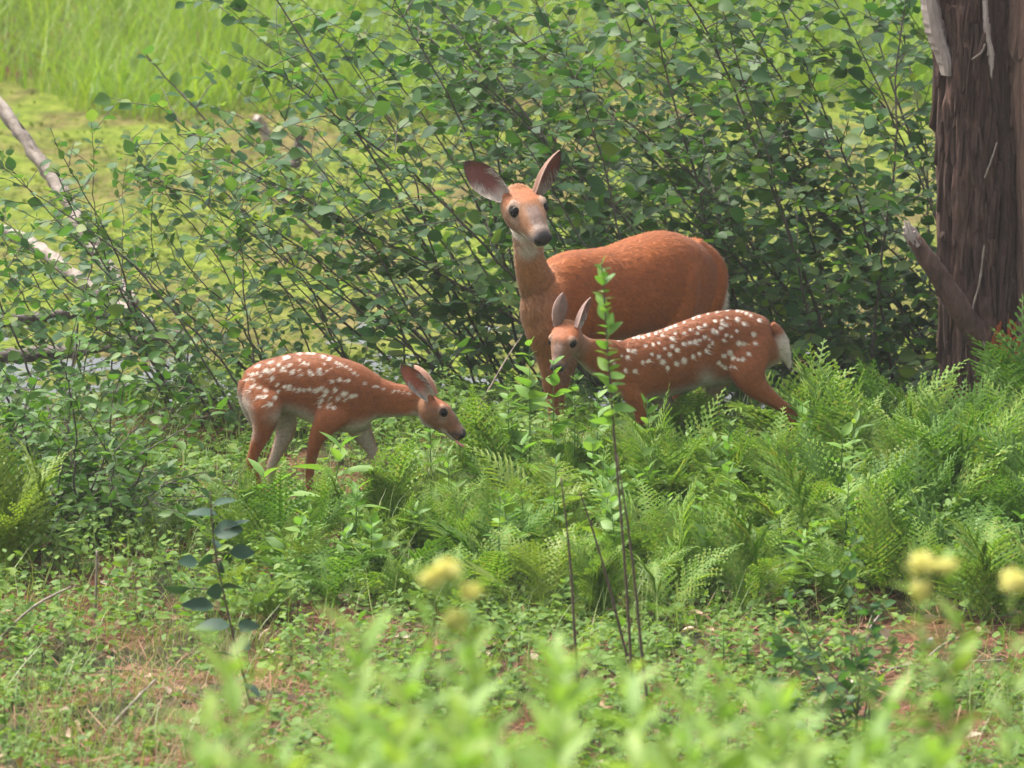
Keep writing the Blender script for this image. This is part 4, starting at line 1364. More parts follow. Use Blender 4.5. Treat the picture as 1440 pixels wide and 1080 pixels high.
def ear_mesh(base, tip, face, width, out_col, in_col, rim_col, cup=0.55, n=26, k=15):
    """cupped, pointed ear shell with inner and outer skins"""
    base = np.asarray(base, float); tip = np.asarray(tip, float)
    ax = tip - base; L = np.linalg.norm(ax); ax /= L
    fc = np.asarray(face, float); fc = nrm(fc - (fc @ ax) * ax)
    sd = np.cross(ax, fc)
    V = []; C = []; F = []
    for skin in (0, 1):
        for i in range(n):
            t = i / (n - 1)
            w = width * float(np.interp(t, (0, .1, .22, .35, .5, .65, .78, .88, .95, .985, 1), (.52, .66, .83, .95, 1, .93, .74, .50, .27, .11, .015)))
            cc = cup * (1.6 - 1.15 * t)
            for j in range(k):
                v = j / (k - 1) * 2 - 1
                x = w * np.sin(v * (0.6 + cc)) / np.sin(0.6 + cc) if True else 0
                dep = w * 1.05 * cc * (v * v)
                th = 0.0045 * (1 - abs(v) ** 3) * (1 - t ** 4) * (0 if skin == 0 else 1)
                bow = -0.06 * L * np.sin(np.pi * t)
                V.append(base + ax * L * t + sd * x + fc * (dep - th + bow - (0.006 if skin else 0.0) * (1 - abs(v) ** 2)))
                if skin == 1:
                    C.append(out_col)
                else:
                    e = sstep(0.62, 0.98, max(abs(v), t ** 2))
                    c = np.asarray(in_col) * (1 - e) + np.asarray(rim_col) * e
                    wh = (1 - sstep(0.05, 0.36, t)) * 0.7 + 0.5 * sstep(0.3, 0.75, -v) * (1 - sstep(0.4, 0.75, t))
                    C.append(c * (1 - min(1, wh)) + WHITE * 0.85 * min(1, wh))
    V = np.array(V); C = np.array(C)
    for skin in (0, 1):
        b = skin * n * k
        for i in range(n - 1):
            for j in range(k - 1):
                q = [b + i * k + j, b + i * k + j + 1, b + (i + 1) * k + j + 1, b + (i + 1) * k + j]
                F.append(q if skin == 0 else q[::-1])
    b = n * k
    for i in range(n - 1):       # close the rim
        F.append([i * k, (i + 1) * k, b + (i + 1) * k, b + i * k])
        F.append([i * k + k - 1, b + i * k + k - 1, b + (i + 1) * k + k - 1, (i + 1) * k + k - 1])
    for j in range(k - 1):
        F.append([(n - 1) * k + j, (n - 1) * k + j + 1, b + (n - 1) * k + j + 1, b + (n - 1) * k + j])
    return V, F, C


def finish(A, root, co, polys, cols, ears, flow, head, flen=.011, spacing=.0044, name="body"):
    Vs = [co]; Fs = list(polys); Cs = [cols]; n = len(co)
    for V, F, C in ears:
        Vs.append(V); Cs.append(C); Fs += [[k + n for k in f] for f in F]; n += len(V)
    V = np.vstack(Vs); C = np.vstack(Cs)
    base = np.array(root.location)
    me = mesh(name, V - base, Fs, M_COAT, True)
    ca = me.color_attributes.new("coat", 'FLOAT_COLOR', 'POINT')
    ca.data.foreach_set("color", np.hstack((C, np.ones((len(C), 1)))).astype(np.float32).ravel())
    o = obj(name, me, root)
    fur(root, co - base, polys, cols, flow, head, flen, spacing)
    ear_hair(root, ears, head.L)
    return o


def ear_hair(root, ears, L, n=26, k=15):
    """pale hair fringing the inside of the ears"""
    r_ = np.random.default_rng(9); V = []; C = []
    for E, _, _ in ears:
        g = E[:n * k].reshape(n, k, 3)
        for q in range(260):
            i = int(r_.integers(0, 14)); e = int(r_.integers(0, 4)); j = e if r_.random() < .5 else k - 1 - e
            p = g[i, j]; d = (g[i, k // 2] - p) * .55 + (g[min(n - 1, i + 5), j] - g[i, j]) * .8 + r_.normal(0, .004, 3)
            d = nrm(d) * L * r_.uniform(.06, .15)
            w = nrm(np.cross(d, r_.normal(0, 1, 3))) * .0011
            V += [p - w, p + w, p + d + r_.normal(0, .003, 3)]; C += [WHITE * r_.uniform(.6, 1.1)] * 3
    V = np.array(V) - np.array(root.location)
    me = mesh("ear_hair", V, np.arange(len(V)).reshape(-1, 3), M_COAT, False)
    ca = me.color_attributes.new("coat", 'FLOAT_COLOR', 'POINT')
    ca.data.foreach_set("color", np.hstack((np.array(C), np.ones((len(C), 1)))).astype(np.float32).ravel())
    tag(obj("ear_hair", me, root), kind="stuff")


def fur(root, co, polys, cols, flow, head, flen, spacing):
    """short hair: slim blades lying along the coat, one mesh under the animal"""
    Q = np.array([q if len(q) == 4 else q + q[-1:] for q in polys])
    a, b, c, d = (co[Q[:, i]] for i in range(4))
    nv = np.cross(c - a, d - b); ar = np.linalg.norm(nv, axis=1) * 0.5
    nv = nv / (2 * ar[:, None] + 1e-12)
    N = int(ar.sum() / spacing ** 2)
    r_ = np.random.default_rng(3)
    f = r_.choice(len(Q), N, p=ar / ar.sum())
    u, v = r_.random((2, N, 1))
    pos = (a[f] * (1 - u) + b[f] * u) * (1 - v) + (d[f] * (1 - u) + c[f] * u) * v
    n = nv[f]; C = cols[Q[f, 0]]
    x, y, z = head.loc(pos + np.array(root.location))
    hm = ((np.sqrt(y * y + z * z) < .45) & (x > -.15) & (x < 1.15))
    keep = ~(hm & ((x > 0.9) | ((np.abs(x - .40) < .1) & (np.abs(np.abs(y) - .22) < .09) & (np.abs(z - .085) < .09))))
    fl = np.where(hm[:, None], -head.f[None], np.asarray(flow, float)[None]) + r_.normal(0, .22, (N, 3))
    fl = nrm(fl - np.sum(fl * n, 1, keepdims=True) * n)
    L = flen * r_.uniform(.6, 1.25, N) * np.where(hm, .5, 1.0) * (1 + 1.2 * sstep(.3, .4, C.min(1)) * (1 - sstep(.44, .47, C.min(1))) )
    tipv = nrm(fl + n * r_.uniform(.10, .36, (N, 1)) * np.where(C.min(1) > .45, .6, 1.0)[:, None])
    sd = np.cross(n, fl) * (spacing * .34)
    V = np.stack((pos + sd - n * .0003, pos - sd - n * .0003, pos + tipv * L[:, None]), 1)[keep]
    k = len(V)
    C = (C * r_.uniform(.72, 1.3, (N, 1)))[keep]
    nn = nrm(n + tipv * .25)[keep]
    me = mesh("fur", V.reshape(-1, 3), np.arange(k * 3).reshape(-1, 3), M_COAT, True)
    ca = me.color_attributes.new("coat", 'FLOAT_COLOR', 'POINT')
    ca.data.foreach_set("color", np.hstack((np.repeat(C, 3, 0), np.ones((k * 3, 1)))).astype(np.float32).ravel())
    me.normals_split_custom_set_from_vertices(np.repeat(nn, 3, 0).tolist())
    tag(obj("fur", me, root), kind="stuff")


def ball(name, c, r, mat, root, squash=None):
    bm = bmesh.new(); bmesh.ops.create_uvsphere(bm, u_segments=20, v_segments=14, radius=r)
    if squash is not None:
        d = nrm(squash[0])
        for v in bm.verts:
            p = np.array(v.co); p = p + d * (p @ d) * (squash[1] - 1); v.co = p
    me = bpy.data.meshes.new(name); bm.to_mesh(me); bm.free()
    me.materials.append(mat)
    me.polygons.foreach_set("use_smooth", np.ones(len(me.polygons), bool))
    return obj(name, me, root, Vector(c) - root.location)


def add_eyes(H, root, r):
    for sd in (-1, 1):
        c = H.w(0.415, sd * 0.184, 0.075)
        ball("eye", c, r, M_EYE, root)


def body_col(base, belly=WHITE, lo=-0.62, hi=-0.35):
    def f(t, sa, ca):
        k = float(sstep(hi, lo, sa)) if False else float(1 - sstep(lo, hi, sa))
        c = base * (1 - k) + belly * k
        if sa > 0.8: c = c * 0.9
        return c
    return f


def leg_col(base, inner_sign, white=0.85, foot=True):
    def f(t, sa, ca):
        k = float(sstep(0.1, 0.75, ca * inner_sign)) * white * (1 - float(sstep(0.55, 0.85, t)) * 0.5)
        c = base * (1 - k) + WHITE * 0.9 * k
        if foot and t > 0.95: c = np.array((0.03, 0.025, 0.022))
        return c
    return f


def spots(A, co, cols, pts, r, color=WHITE * 1.22, amount=0.95):
    """pale coat spots given by their place on the flank (side projection, so both flanks carry them)"""
    pr = proj(co)
    x0, y0, k = A.zmap
    zx = (pr[:, 0] - x0) / k; zy = (pr[:, 1] - y0) / k
    m = np.zeros(len(co))
    rs = np.random.default_rng(5)
    for q in pts:
        x, y = q[0], q[1]
        rr = (q[2] if len(q) > 2 else r) * rs.uniform(0.68, 1.0)
        ex = rs.uniform(0.9, 1.35); an = rs.uniform(-0.5, 0.5)
        dx = zx - x; dy = zy - y
        u = dx * math.cos(an) + dy * math.sin(an); v = -dx * math.sin(an) + dy * math.cos(an)
        d = np.sqrt((u / ex) ** 2 + v ** 2)
        m = np.maximum(m, 1 - sstep(rr * 0.55, rr * 1.3, d))
    m = (m * amount)[:, None]
    return cols * (1 - m) + color[None] * m


def leg(A, pts, inner_sign, side, base, white=0.85):
    """pts: (zx, zy, dy, half width m, half depth m)"""
    rows = [[A.p(q[0], q[1], q[2]), q[3] * f_, q[4] * f_, q[4] * f_] for q, f_ in zip(pts, [.95, .93, .88] + [.83] * 9)]
    e = rows[-1][0]; g = float(ground(e[0], e[1])) - 0.004
    k0 = len(rows) - 4; top = rows[k0][0][2]; f = (top - g) / (top - e[2])
    for r in rows[k0:]:
        r[0][2] = top - (top - r[0][2]) * f
    t0 = rows[0]
    t0[1] *= .8
    rows.insert(0, [t0[0] + np.array((0, 0.03 if t0[0][1] < A.Y0 else -.03, 0.085)), t0[1] * .3, t0[2] * .3, t0[3] * .3])
    A.loft(rows, leg_col(base * 1.15, inner_sign, white * .85), side=side, up=(1, 0, 0))


# ------------------------------------------------------------------ grazing fawn on the left
def build_left_fawn():
    A = Animal((310, 460, 400 / 1440), 0.0, nseg=28)
    k = A.u(1.0)
    tors = [(112, 305, 36, 22, .06), (128, 308, 84, 66, .055), (200, 303, 124, 98, .05), (300, 289, 140, 108, .04), (400, 288, 162, 116, .03), (500, 308, 178, 116, .02),
            (600, 342, 186, 108, .01), (700, 362, 172, 90, .0), (775, 372, 132, 70, -.005), (825, 388, 70, 44, -.005)]
    A.loft([(A.p(x, c, d), hw * k, hh * k, hh * k) for x, c, hh, hw, d in tors], body_col(FAWN, WHITE * 0.92, -0.8, -0.5))
    neck = [(670, 335, 128, 66, 0), (760, 352, 112, 62, -.005), (850, 365, 92, 52, -.01), (930, 372, 80, 46, -.015), (1000, 378, 74, 46, -.02), (1060, 392, 66, 46, -.025)]
    A.loft([(A.p(x, c, d), hw * k, hh * k, hh * k) for x, c, hh, hw, d in neck], body_col(FAWN * 1.08, WHITE * 0.9, -0.92, -0.75))
    o = A.p(1040, 378, -.025); n = A.p(1238, 548, -.06)
    L = np.linalg.norm(n - o) * 1.0
    H = Head(o, n - o, (-0.05, 1.0, 0.02), L, 1.12)
    E1 = (H.w(0.03, -0.19, 0.13), A.p(912, 190, -.11)); E2 = (H.w(0.03, 0.19, 0.13), A.p(985, 192, .075))
    add_head(A, H, BUFF * 0.8, (E1, E2))
    # legs
    S_ = (0, 1, 0)   # animal's left points away from the camera
    leg(A, [(205, 330, -.01, .045, .075), (225, 420, -.03, .048, .07), (215, 520, -.04, .034, .045), (170, 640, -.045, .021, .026), (160, 695, -.045, .019, .024), (185, 770, -.045, .015, .0165), (215, 850, -.045, .0135, .015), (262, 950, -.045, .0125, .0135), (285, 1000, -.045, .016, .018)], 1, S_, FAWN)
    leg(A, [(250, 330, .10, .045, .075), (300, 430, .115, .045, .066), (330, 520, .12, .034, .045), (285, 640, .12, .021, .027), (262, 700, .12, .018, .023), (255, 790, .12, .0145, .016), (258, 870, .12, .0125, .014), (265, 960, .12, .013, .014), (285, 985, .12, .016, .018)], -1, S_, FAWN, 1.0)
    leg(A, [(585, 400, -.035, .042, .075), (540, 480, -.055, .038, .056), (490, 560, -.055, .029, .036), (465, 650, -.055, .021, .025), (455, 720, -.055, .018, .02), (452, 800, -.055, .0135, .015), (450, 880, -.055, .0125, .0135), (462, 950, -.055, .016, .018)], 1, S_, FAWN)
    leg(A, [(670, 420, .055, .038, .07), (705, 510, .06, .034, .05), (745, 580, .065, .026, .034), (780, 650, .065, .019, .023), (810, 730, .065, .017, .019), (830, 800, .065, .0135, .015), (838, 860, .065, .0125, .0135), (850, 910, .065, .016, .018)], -1, S_, FAWN, 1.0)
    # tail pressed to the rump
    A.loft([(A.p(122, 270, .05), .020, .022, .022), (A.p(118, 340, .05), .026, .022, .022), (A.p(138, 420, .05), .024, .018, .018), (A.p(160, 480, .05), .012, .01, .01), (A.p(170, 505, .05), .003, .003, .003)],
           lambda t, sa, ca: FAWN * (1 - 0.8 * t) + WHITE * 0.8 * t, side=(0, 1, 0), up=(1, 0, 0))
    co, polys, cols = A.remesh(0.0042, 4)
    # white edge of the rump
    pr = proj(co); zx = (pr[:, 0] - 310) / A.zmap[2]; zy = (pr[:, 1] - 460) / A.zmap[2]
    m = ((1 - sstep(112, 172, zx + (zy - 300) * -0.16)) * sstep(290, 390, zy) * (1 - sstep(520, 600, zy)) * 0.75)[:, None]
    cols = cols * (1 - m) + WHITE * 0.85 * m
    m = (np.exp(-((zx - 330) / 75) ** 2 - ((zy - 455) / 42) ** 2) * 0.9)[:, None]
    cols = cols * (1 - m) + WHITE * 0.85 * m
    cols = color_head(H, co, cols, FAWN * 1.1, np.array((0.20, 0.088, 0.042)), np.array((0.12, 0.068, 0.042)), True)
    sp = [(195, 195), (265, 175), (250, 180), (330, 155), (345, 150), (405, 132), (450, 130), (475, 133), (525, 150), (555, 160), (590, 178, 8), (605, 184, 8), (620, 190, 8), (640, 200, 8), (660, 213, 8), (680, 232, 9), (695, 243, 8),
          (735, 283, 9), (785, 299, 8), (800, 302, 8), (830, 312, 7), (880, 322, 8), (905, 325, 8), (930, 329, 8), (960, 335, 10),
          (240, 220, 14), (270, 215), (300, 190), (320, 205), (330, 220), (310, 218, 8), (355, 190), (370, 225, 13), (405, 165), (425, 180), (445, 187), (405, 215, 8), (417, 237), (455, 225, 13), (468, 240), (505, 215), (508, 235, 12), (540, 220, 8), (565, 208, 7), (530, 185, 9), (600, 200, 6),
          (140, 262), (165, 237), (190, 232), (210, 243, 8), (172, 262, 8), (267, 257, 15), (180, 290), (165, 300), (203, 303), (230, 320, 13), (190, 353), (210, 350), (230, 350), (257, 390, 15), (292, 288, 12), (150, 320, 8), (222, 398, 8), (280, 355, 11), (245, 392, 10),
          (295, 325, 14), (325, 300, 14), (350, 303, 14), (375, 313, 13), (400, 316, 13), (425, 318, 12), (455, 313, 11), (490, 318, 15), (515, 308, 14), (540, 322, 13), (528, 345, 12), (515, 370, 11), (503, 400, 12), (505, 385, 9),
          (568, 273, 13), (607, 265, 11), (650, 270, 10), (585, 315, 13), (630, 335, 15), (597, 360, 14), (665, 350, 13), (685, 346, 13), (635, 366, 9), (560, 355, 7), (560, 385, 8), (545, 405, 12), (575, 408, 14)]
    cols = spots(A, co, cols, sp, 10)
    OUT = np.array((0.21, 0.11, 0.075)); INN = np.array((0.36, 0.10, 0.07)); RIM = np.array((0.13, 0.06, 0.04))
    ears = [ear_mesh(*E1, (0.25, -1.0, -.1), .036, OUT, INN, RIM, 0.6),
            ear_mesh(*E2, (0.55, 0.75, .3), .034, OUT * 1.2, INN, RIM, 0.5)]
    hoof = A.p(270, 990, 0)
    root = thing("fawn", (hoof[0] + 0.15, 0, float(ground(hoof[0] + .15, 0))), "white-spotted fawn with its head lowered, nibbling at the grass tussock", "deer", "fawns beside the doe")
    finish(A, root, co, polys, cols, ears, (-1, 0.02, -.45), H)
    add_eyes(H, root, 0.088 * L)
    # tongue
    T = Animal(A.zmap, A.Y0, nseg=10, sub=3)
    T.loft([(H.w(0.93, -0.02, -0.16), .008, .004, .004), (H.w(1.02, -0.03, -0.175), .009, .0045, .0045), (H.w(1.10, -0.035, -0.16), .007, .004, .004), (H.w(1.14, -0.035, -0.15), .002, .002, .002)], lambda t, sa, ca: WHITE, side=H.l, up=H.u)
    me = mesh("tongue", np.vstack(T.V) - np.array(root.location), T.F, M_TONGUE, True)
    obj("tongue", me, root)


# ------------------------------------------------------------------ doe
def build_doe():
    Z = (620, 190, 520 / 1248)
    A = Animal(Z, 1.15, nseg=34)
    k = A.u(1.0)
    tors = [(330, 615, 62, 62, .055, -.10), (352, 598, 105, 108, .095, -.07), (385, 580, 150, 150, .128, -.02), (440, 566, 172, 160, .152, .05), (520, 552, 168, 158, .168, .13), (600, 535, 164, 160, .180, .21),
            (680, 510, 170, 172, .182, .29), (745, 500, 178, 172, .172, .36), (805, 508, 164, 160, .150, .42), (855, 520, 140, 140, .118, .47), (888, 530, 104, 100, .08, .505), (905, 535, 55, 55, .035, .52)]
    A.loft([(A.p(x, c, d), hw, ht * k, hb * k) for x, c, ht, hb, hw, d in tors], body_col(RUFOUS, WHITE * 0.8, -0.97, -0.85))
    # hip and shoulder masses
    side = nrm(np.array((-0.52, -0.85, 0)))
    bx = lambda t, sa, ca: RUFOUS
    for sg, dd in ((1, -1), (-1, 1)):
        w = side * 0.116 * sg
        A.loft([(A.p(815, 375, .40) + w * 0.5, .04, .05, .05), (A.p(830, 460, .40) + w, .07, .11, .11), (A.p(815, 560, .38) + w, .075, .12, .12), (A.p(795, 650, .36) + w, .065, .10, .10), (A.p(800, 720, .36) + w, .05, .07, .07)], bx, side=side, up=(1, 0, 0))
        A.loft([(A.p(425, 450, .03) + w * .4, .04, .05, .05), (A.p(415, 540, .0) + w, .06, .09, .09), (A.p(405, 640, -.02) + w * 1.05, .058, .085, .085), (A.p(415, 720, .0) + w * 1.05, .045, .06, .06)], bx, side=side, up=(1, 0, 0))
    nk = [(395, 640, .12, .088, .02), (372, 590, .118, .082, -.02), (340, 535, .088, .070, -.07), (316, 480, .071, .060, -.12), (300, 425, .060, .054, -.15), (294, 370, .056, .052, -.165), (288, 320, .058, .054, -.17), (278, 265, .06, .05, -.175)]
    fd = nrm(np.array((-0.85, -0.45, 0.1)))
    A.loft([(A.p(318, 490, -.10), .045, .045, .045), (A.p(328, 545, -.10), .066, .066, .066), (A.p(338, 605, -.095), .08, .078, .078), (A.p(352, 665, -.07), .078, .072, .072), (A.p(368, 725, -.03), .05, .05, .05)], lambda t, sa, ca: BUFF * 1.05, side=nrm(np.array((0.45, -0.85, 0))), up=fd)   # breast

    def ncol(t, sa, ca):
        c = RUFOUS * 0.1 + BUFF * 1.15
        w = float(sstep(0.55, 0.95, sa)) * float(sstep(0.5, 0.75, t)) * 0.0
        kk = float(1 - sstep(0.0, 0.4, t)) * .8
        return c * (1 - kk) + RUFOUS * kk
    A.loft([(A.p(x, y, d), hw, hd, hd) for x, y, hd, hw, d in nk], ncol, side=nrm(np.array((0.45, -0.85, 0))), up=fd)
    o = A.p(259, 212, -.185)
    L = 0.292
    fwd = nrm(np.array((.105, -.240, -.128)))
    H = Head(o, fwd, np.array((.13, .045, .008)), L, 1.04)
    E1 = (H.w(0.07, -0.20, 0.10), A.p(78, 92, -.20)); E2 = (H.w(0.07, 0.20, 0.10), A.p(402, 52, -.22))
    add_head(A, H, BUFF, (E1, E2))
    # legs
    for sg, (fx, fy) in ((1, (0, 0)), (-1, (0, 0))):
        w = side * sg
        inn = -sg
        b = A.p(405, 690, -.02) + w * .10
        g = float(ground(b[0], b[1]))
        xs = -0.06 if sg < 0 else 0.02
        rows = [(b + (0.02, 0, .12), .02, .03, .03), (b + (0, 0, .05), .05, .075, .075), (b, .050, .07, .07), (b + (xs * .5, 0, -.10), .038, .045, .045), (b + (xs, 0, -.20), .031, .034, .034), (np.array((b[0] + xs * 1.1, b[1], g + .30)), .027, .029, .029), (np.array((b[0] + xs, b[1], g + .20)), .019, .021, .021), (np.array((b[0] + xs, b[1], g + .08)), .018, .02, .02), (np.array((b[0] + xs - .02, b[1] - .02, g + .0)), .024, .028, .028)]
        A.loft(rows, leg_col(RUFOUS * .9, inn, .5), side=side, up=(1, 0, 0))
        b = A.p(800, 690, .38) + w * .10
        ax = np.array((0.7, 0.5, 0.0))
        g = float(ground(b[0], b[1]))
        rows = [(b + (0, 0, .15), .02, .03, .03), (b + (0, 0, .07), .055, .085, .085), (b, .055, .085, .085), (b + (0, 0, -.10) - ax * .02, .045, .06, .06), (np.array((*(b + ax * .07)[:2], g + .37)), .028, .034, .034), (np.array((*(b + ax * .10)[:2], g + .31)), .025, .03, .03), (np.array((*(b + ax * .07)[:2], g + .20)), .02, .022, .022), (np.array((*(b + ax * .04)[:2], g + .08)), .019, .021, .021), (np.array((*(b + ax * .0)[:2], g + .0)), .024, .028, .028)]
        A.loft(rows, leg_col(RUFOUS * .9, inn, .6), side=side, up=(1, 0, 0))
    tail = [(905, 452, .024, .54), (926, 480, .038, .56), (934, 540, .038, .565), (938, 590, .028, .565), (940, 630, .012, .565), (940, 645, .003, .565)]
    A.loft([(A.p(x, y, d), hw, hw * .7, hw * .7) for x, y, hw, d in tail], lambda t, sa, ca: (RUFOUS * .9 if t < .12 else WHITE), side=nrm(np.array((-0.6, -0.8, 0))), up=(0.8, -0.6, 0))
    co, polys, cols = A.remesh(0.0062, 9, 140)
    pr = proj(co); zx = (pr[:, 0] - 620) / Z[2]; zy = (pr[:, 1] - 190) / Z[2]
    m = (np.exp(-((zx - 292) / 30) ** 2 - ((zy - 388) / 24) ** 2) * 1.0 * (co[:, 1] < A.Y0 - .12))[:, None]
    m = np.clip(m * 1.3, 0, 0.95)
    cols = cols * (1 - m) + WHITE * 0.9 * m
    m = ((1 - sstep(335, 430, zx)) * sstep(430, 560, zy) * .6)[:, None]
    cols = cols * (1 - m) + BUFF * 1.1 * m
    cols = color_head(H, co, cols, np.array((0.245, 0.083, 0.027)), np.array((0.225, 0.105, 0.050)), np.array((0.15, 0.098, 0.078)), False)
    OUT = np.array((0.20, 0.105, 0.072)); INN = np.array((0.175, 0.06, 0.048)); RIM = np.array((0.075, 0.042, 0.034))
    ears = [ear_mesh(*E1, (0.10, -1.0, -.15), .058, OUT, INN, RIM, 0.5),
            ear_mesh(*E2, (0.85, -.55, -.1), .056, OUT, INN, RIM, 0.5)]
    b = A.p(600, 900, .2)
    root = thing("doe", (b[0], b[1], float(ground(b[0], b[1]))), "tall adult doe with plain reddish coat, head raised facing the viewer", "deer")
    finish(A, root, co, polys, cols, ears, (.75, .5, -.6), H, .02, .0058)
    add_eyes(H, root, 0.088 * L)


# ------------------------------------------------------------------ fawn in front of the doe
def build_right_fawn():
    Z = (620, 190, 520 / 1248)
    A = Animal(Z, 0.5, nseg=28)
    k = A.u(1.0)
    tors = [(1128, 690, 34, .022, .06), (1116, 702, 74, .058, .055), (1062, 704, 104, .083, .05), (1000, 708, 120, .092, .04), (920, 722, 124, .094, .03), (840, 743, 118, .094, .015),
            (760, 768, 113, .092, .0), (690, 785, 112, .086, -.01), (625, 790, 102, .074, -.02), (580, 788, 76, .055, -.03), (555, 785, 40, .03, -.035)]
    A.loft([(A.p(x, c, d), hw, hh * k, hh * k) for x, c, hh, hw, d in tors], body_col(FAWN, WHITE * 0.85, -0.9, -0.65))
    neck = [(640, 775, 84, .056, -.02), (585, 765, 74, .052, -.04), (530, 748, 64, .046, -.06), (485, 724, 44, .040, -.075), (452, 695, 34, .036, -.085)]
    A.loft([(A.p(x, c, d), hw, hh * k, hh * k) for x, c, hh, hw, d in neck], body_col(FAWN * 1.05, WHITE * 0.8, -0.95, -0.8))
    o = A.p(432, 650, -.10); n = A.p(388, 792, -.20)
    L = np.linalg.norm(n - o) * 1.0
    H = Head(o, n - o, (.80, -.36, .02), L, 1.18)
    E1 = (H.w(0.06, -0.15, 0.09), A.p(410, 531, -.10)); E2 = (H.w(0.06, 0.17, 0.08), A.p(508, 548, -.05))
    add_head(A, H, BUFF * 0.8, (E1, E2))
    S_ = (0, 1, 0)   # towards the animal's right
    leg(A, [(1040, 700, -.01, .045, .085), (1035, 790, -.035, .05, .08), (1065, 850, -.045, .04, .055), (1130, 900, -.045, .026, .032), (1178, 935, -.045, .021, .026), (1190, 975, -.045, .017, .02), (1183, 1050, -.045, .0135, .015), (1172, 1130, -.045, .0125, .0135), (1160, 1190, -.045, .016, .018)], 1, S_, FAWN)
    leg(A, [(985, 720, .09, .045, .08), (950, 800, .10, .045, .06), (915, 860, .11, .032, .036), (922, 930, .11, .020, .024), (930, 985, .11, .0185, .022), (928, 1050, .11, .0135, .015), (922, 1130, .11, .0125, .0135), (915, 1175, .11, .016, .018)], -1, S_, FAWN, 0.6)
    leg(A, [(640, 800, -.05, .04, .07), (650, 870, -.06, .035, .05), (672, 930, -.06, .024, .029), (668, 990, -.06, .018, .021), (662, 1060, -.06, .0135, .015), (655, 1140, -.06, .0125, .0135), (648, 1195, -.06, .016, .018)], 1, S_, FAWN)
    leg(A, [(700, 810, .05, .04, .07), (740, 880, .06, .033, .046), (785, 935, .06, .022, .027), (830, 985, .06, .018, .02), (845, 1060, .06, .0135, .015), (850, 1140, .06, .0125, .0135), (845, 1180, .06, .016, .018)], -1, S_, FAWN)
    A.loft([(A.p(1112, 640, .05), .022, .02, .02), (A.p(1138, 672, .05), .03, .026, .026), (A.p(1152, 712, .05), .034, .026, .026), (A.p(1164, 750, .05), .024, .018, .018), (A.p(1174, 780, .05), .008, .007, .007), (A.p(1176, 788, .05), .003, .003, .003)],
           lambda t, sa, ca: FAWN if t < 0.22 else WHITE * 1.05, side=(0, 1, 0), up=(1, 0, 0))
    co, polys, cols = A.remesh(0.0042, 4)
    pr = proj(co); zx = (pr[:, 0] - 620) / Z[2]; zy = (pr[:, 1] - 190) / Z[2]
    m = (np.exp(-((zx - 898) / 30) ** 2 - ((zy - 828) / 34) ** 2) * 0.85)[:, None]
    cols = cols * (1 - m) + WHITE * 0.75 * m
    cols = color_head(H, co, cols, FAWN * 1.15, np.array((0.21, 0.10, 0.052)), np.array((0.17, 0.105, 0.08)), True)
    sp = [(600, 690, 7), (620, 685, 6), (650, 683, 6), (665, 682, 6), (680, 682, 6), (700, 674, 6), (725, 668, 6), (740, 662, 5), (760, 655, 6), (775, 649, 5), (790, 643, 6), (820, 632, 6), (850, 618, 6), (870, 611, 6), (900, 603, 6), (930, 597, 6), (965, 591, 7), (1000, 593, 6), (1015, 596, 5), (1030, 601, 7), (1045, 608, 6),
          (690, 710, 7), (715, 707, 7), (735, 700, 7), (745, 676, 6), (780, 686, 7), (790, 668, 6), (820, 668, 6), (840, 657, 6), (865, 668, 8), (870, 650, 7), (890, 640, 7), (918, 660, 9), (925, 627, 8), (948, 625, 7), (945, 650, 9), (930, 664, 7), (965, 615, 8), (960, 640, 8), (948, 636, 7), (1000, 622, 9), (1022, 636, 9), (1075, 625, 8), (998, 660, 9), (980, 679, 8), (955, 692, 8), (962, 675, 8), (1005, 702, 9), (1022, 704, 9), (975, 734, 10), (955, 744, 9), (985, 752, 10), (1003, 757, 8), (1018, 756, 9), (1038, 737, 8), (1055, 672, 10), (1060, 702, 8),
          (630, 748, 8), (650, 729, 8), (632, 725, 8), (610, 745, 7), (585, 770, 8), (622, 792, 10), (655, 795, 9), (680, 765, 8), (700, 762, 9), (712, 738, 8), (735, 747, 8), (755, 720, 8), (772, 740, 9), (780, 712, 8), (797, 725, 9), (820, 704, 9), (840, 700, 8), (858, 697, 9), (872, 691, 7), (890, 680, 8), (905, 712, 9), (895, 727, 9), (872, 737, 9), (850, 747, 9), (820, 760, 11), (795, 770, 10), (748, 765, 9), (765, 785, 9), (938, 768, 8), (948, 777, 8), (958, 784, 8), (978, 781, 6), (990, 783, 6), (905, 688, 7), (915, 700, 7)]
    cols = spots(A, co, cols, sp, 8)
    OUT = np.array((0.19, 0.115, 0.095)); INN = np.array((0.20, 0.09, 0.07)); RIM = np.array((0.16, 0.09, 0.07))
    ears = [ear_mesh(*E1, (-.35, .75, .1), .032, OUT, INN, RIM, 0.5),
            ear_mesh(*E2, (.55, -.35, -.2), .029, OUT, INN, RIM, 0.5)]
    b = A.p(860, 1100, 0)
    root = thing("fawn", (b[0], b[1], float(ground(b[0], b[1]))), "white-spotted fawn standing in ferns in front of the doe, white tail hanging", "deer", "fawns beside the doe")
    finish(A, root, co, polys, cols, ears, (1, 0.02, -.5), H)
    add_eyes(H, root, 0.088 * L)


build_left_fawn()
build_doe()
build_right_fawn()

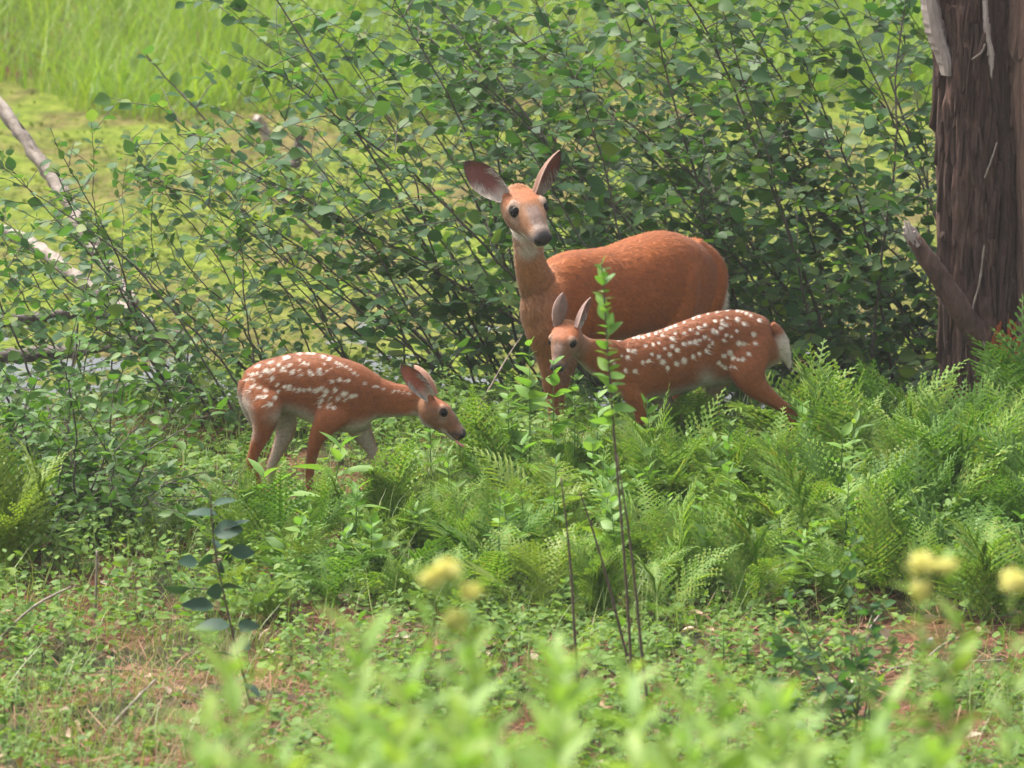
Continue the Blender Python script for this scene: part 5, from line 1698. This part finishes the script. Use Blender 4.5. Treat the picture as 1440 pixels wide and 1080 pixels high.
# ================================================================== humid summer air
def build_haze(density):
    bm = bmesh.new(); bmesh.ops.create_cube(bm, size=1.0)
    for v in bm.verts:
        v.co = Vector((v.co.x * 700, 190 + v.co.y * 500, 3.5 + v.co.z * 12.0))
    me = bpy.data.meshes.new("haze"); bm.to_mesh(me); bm.free()
    m, nt, bs, out = new_mat("humid_air")
    nt.nodes.remove(bs)
    pv = nd(nt, "ShaderNodeVolumePrincipled")
    pv.inputs["Color"].default_value = (.93, .95, .96, 1)
    pv.inputs["Density"].default_value = density
    nt.links.new(pv.outputs[0], out.inputs["Volume"])
    me.materials.append(m)
    tag(obj("haze", me), kind="stuff")


build_haze(.0007)
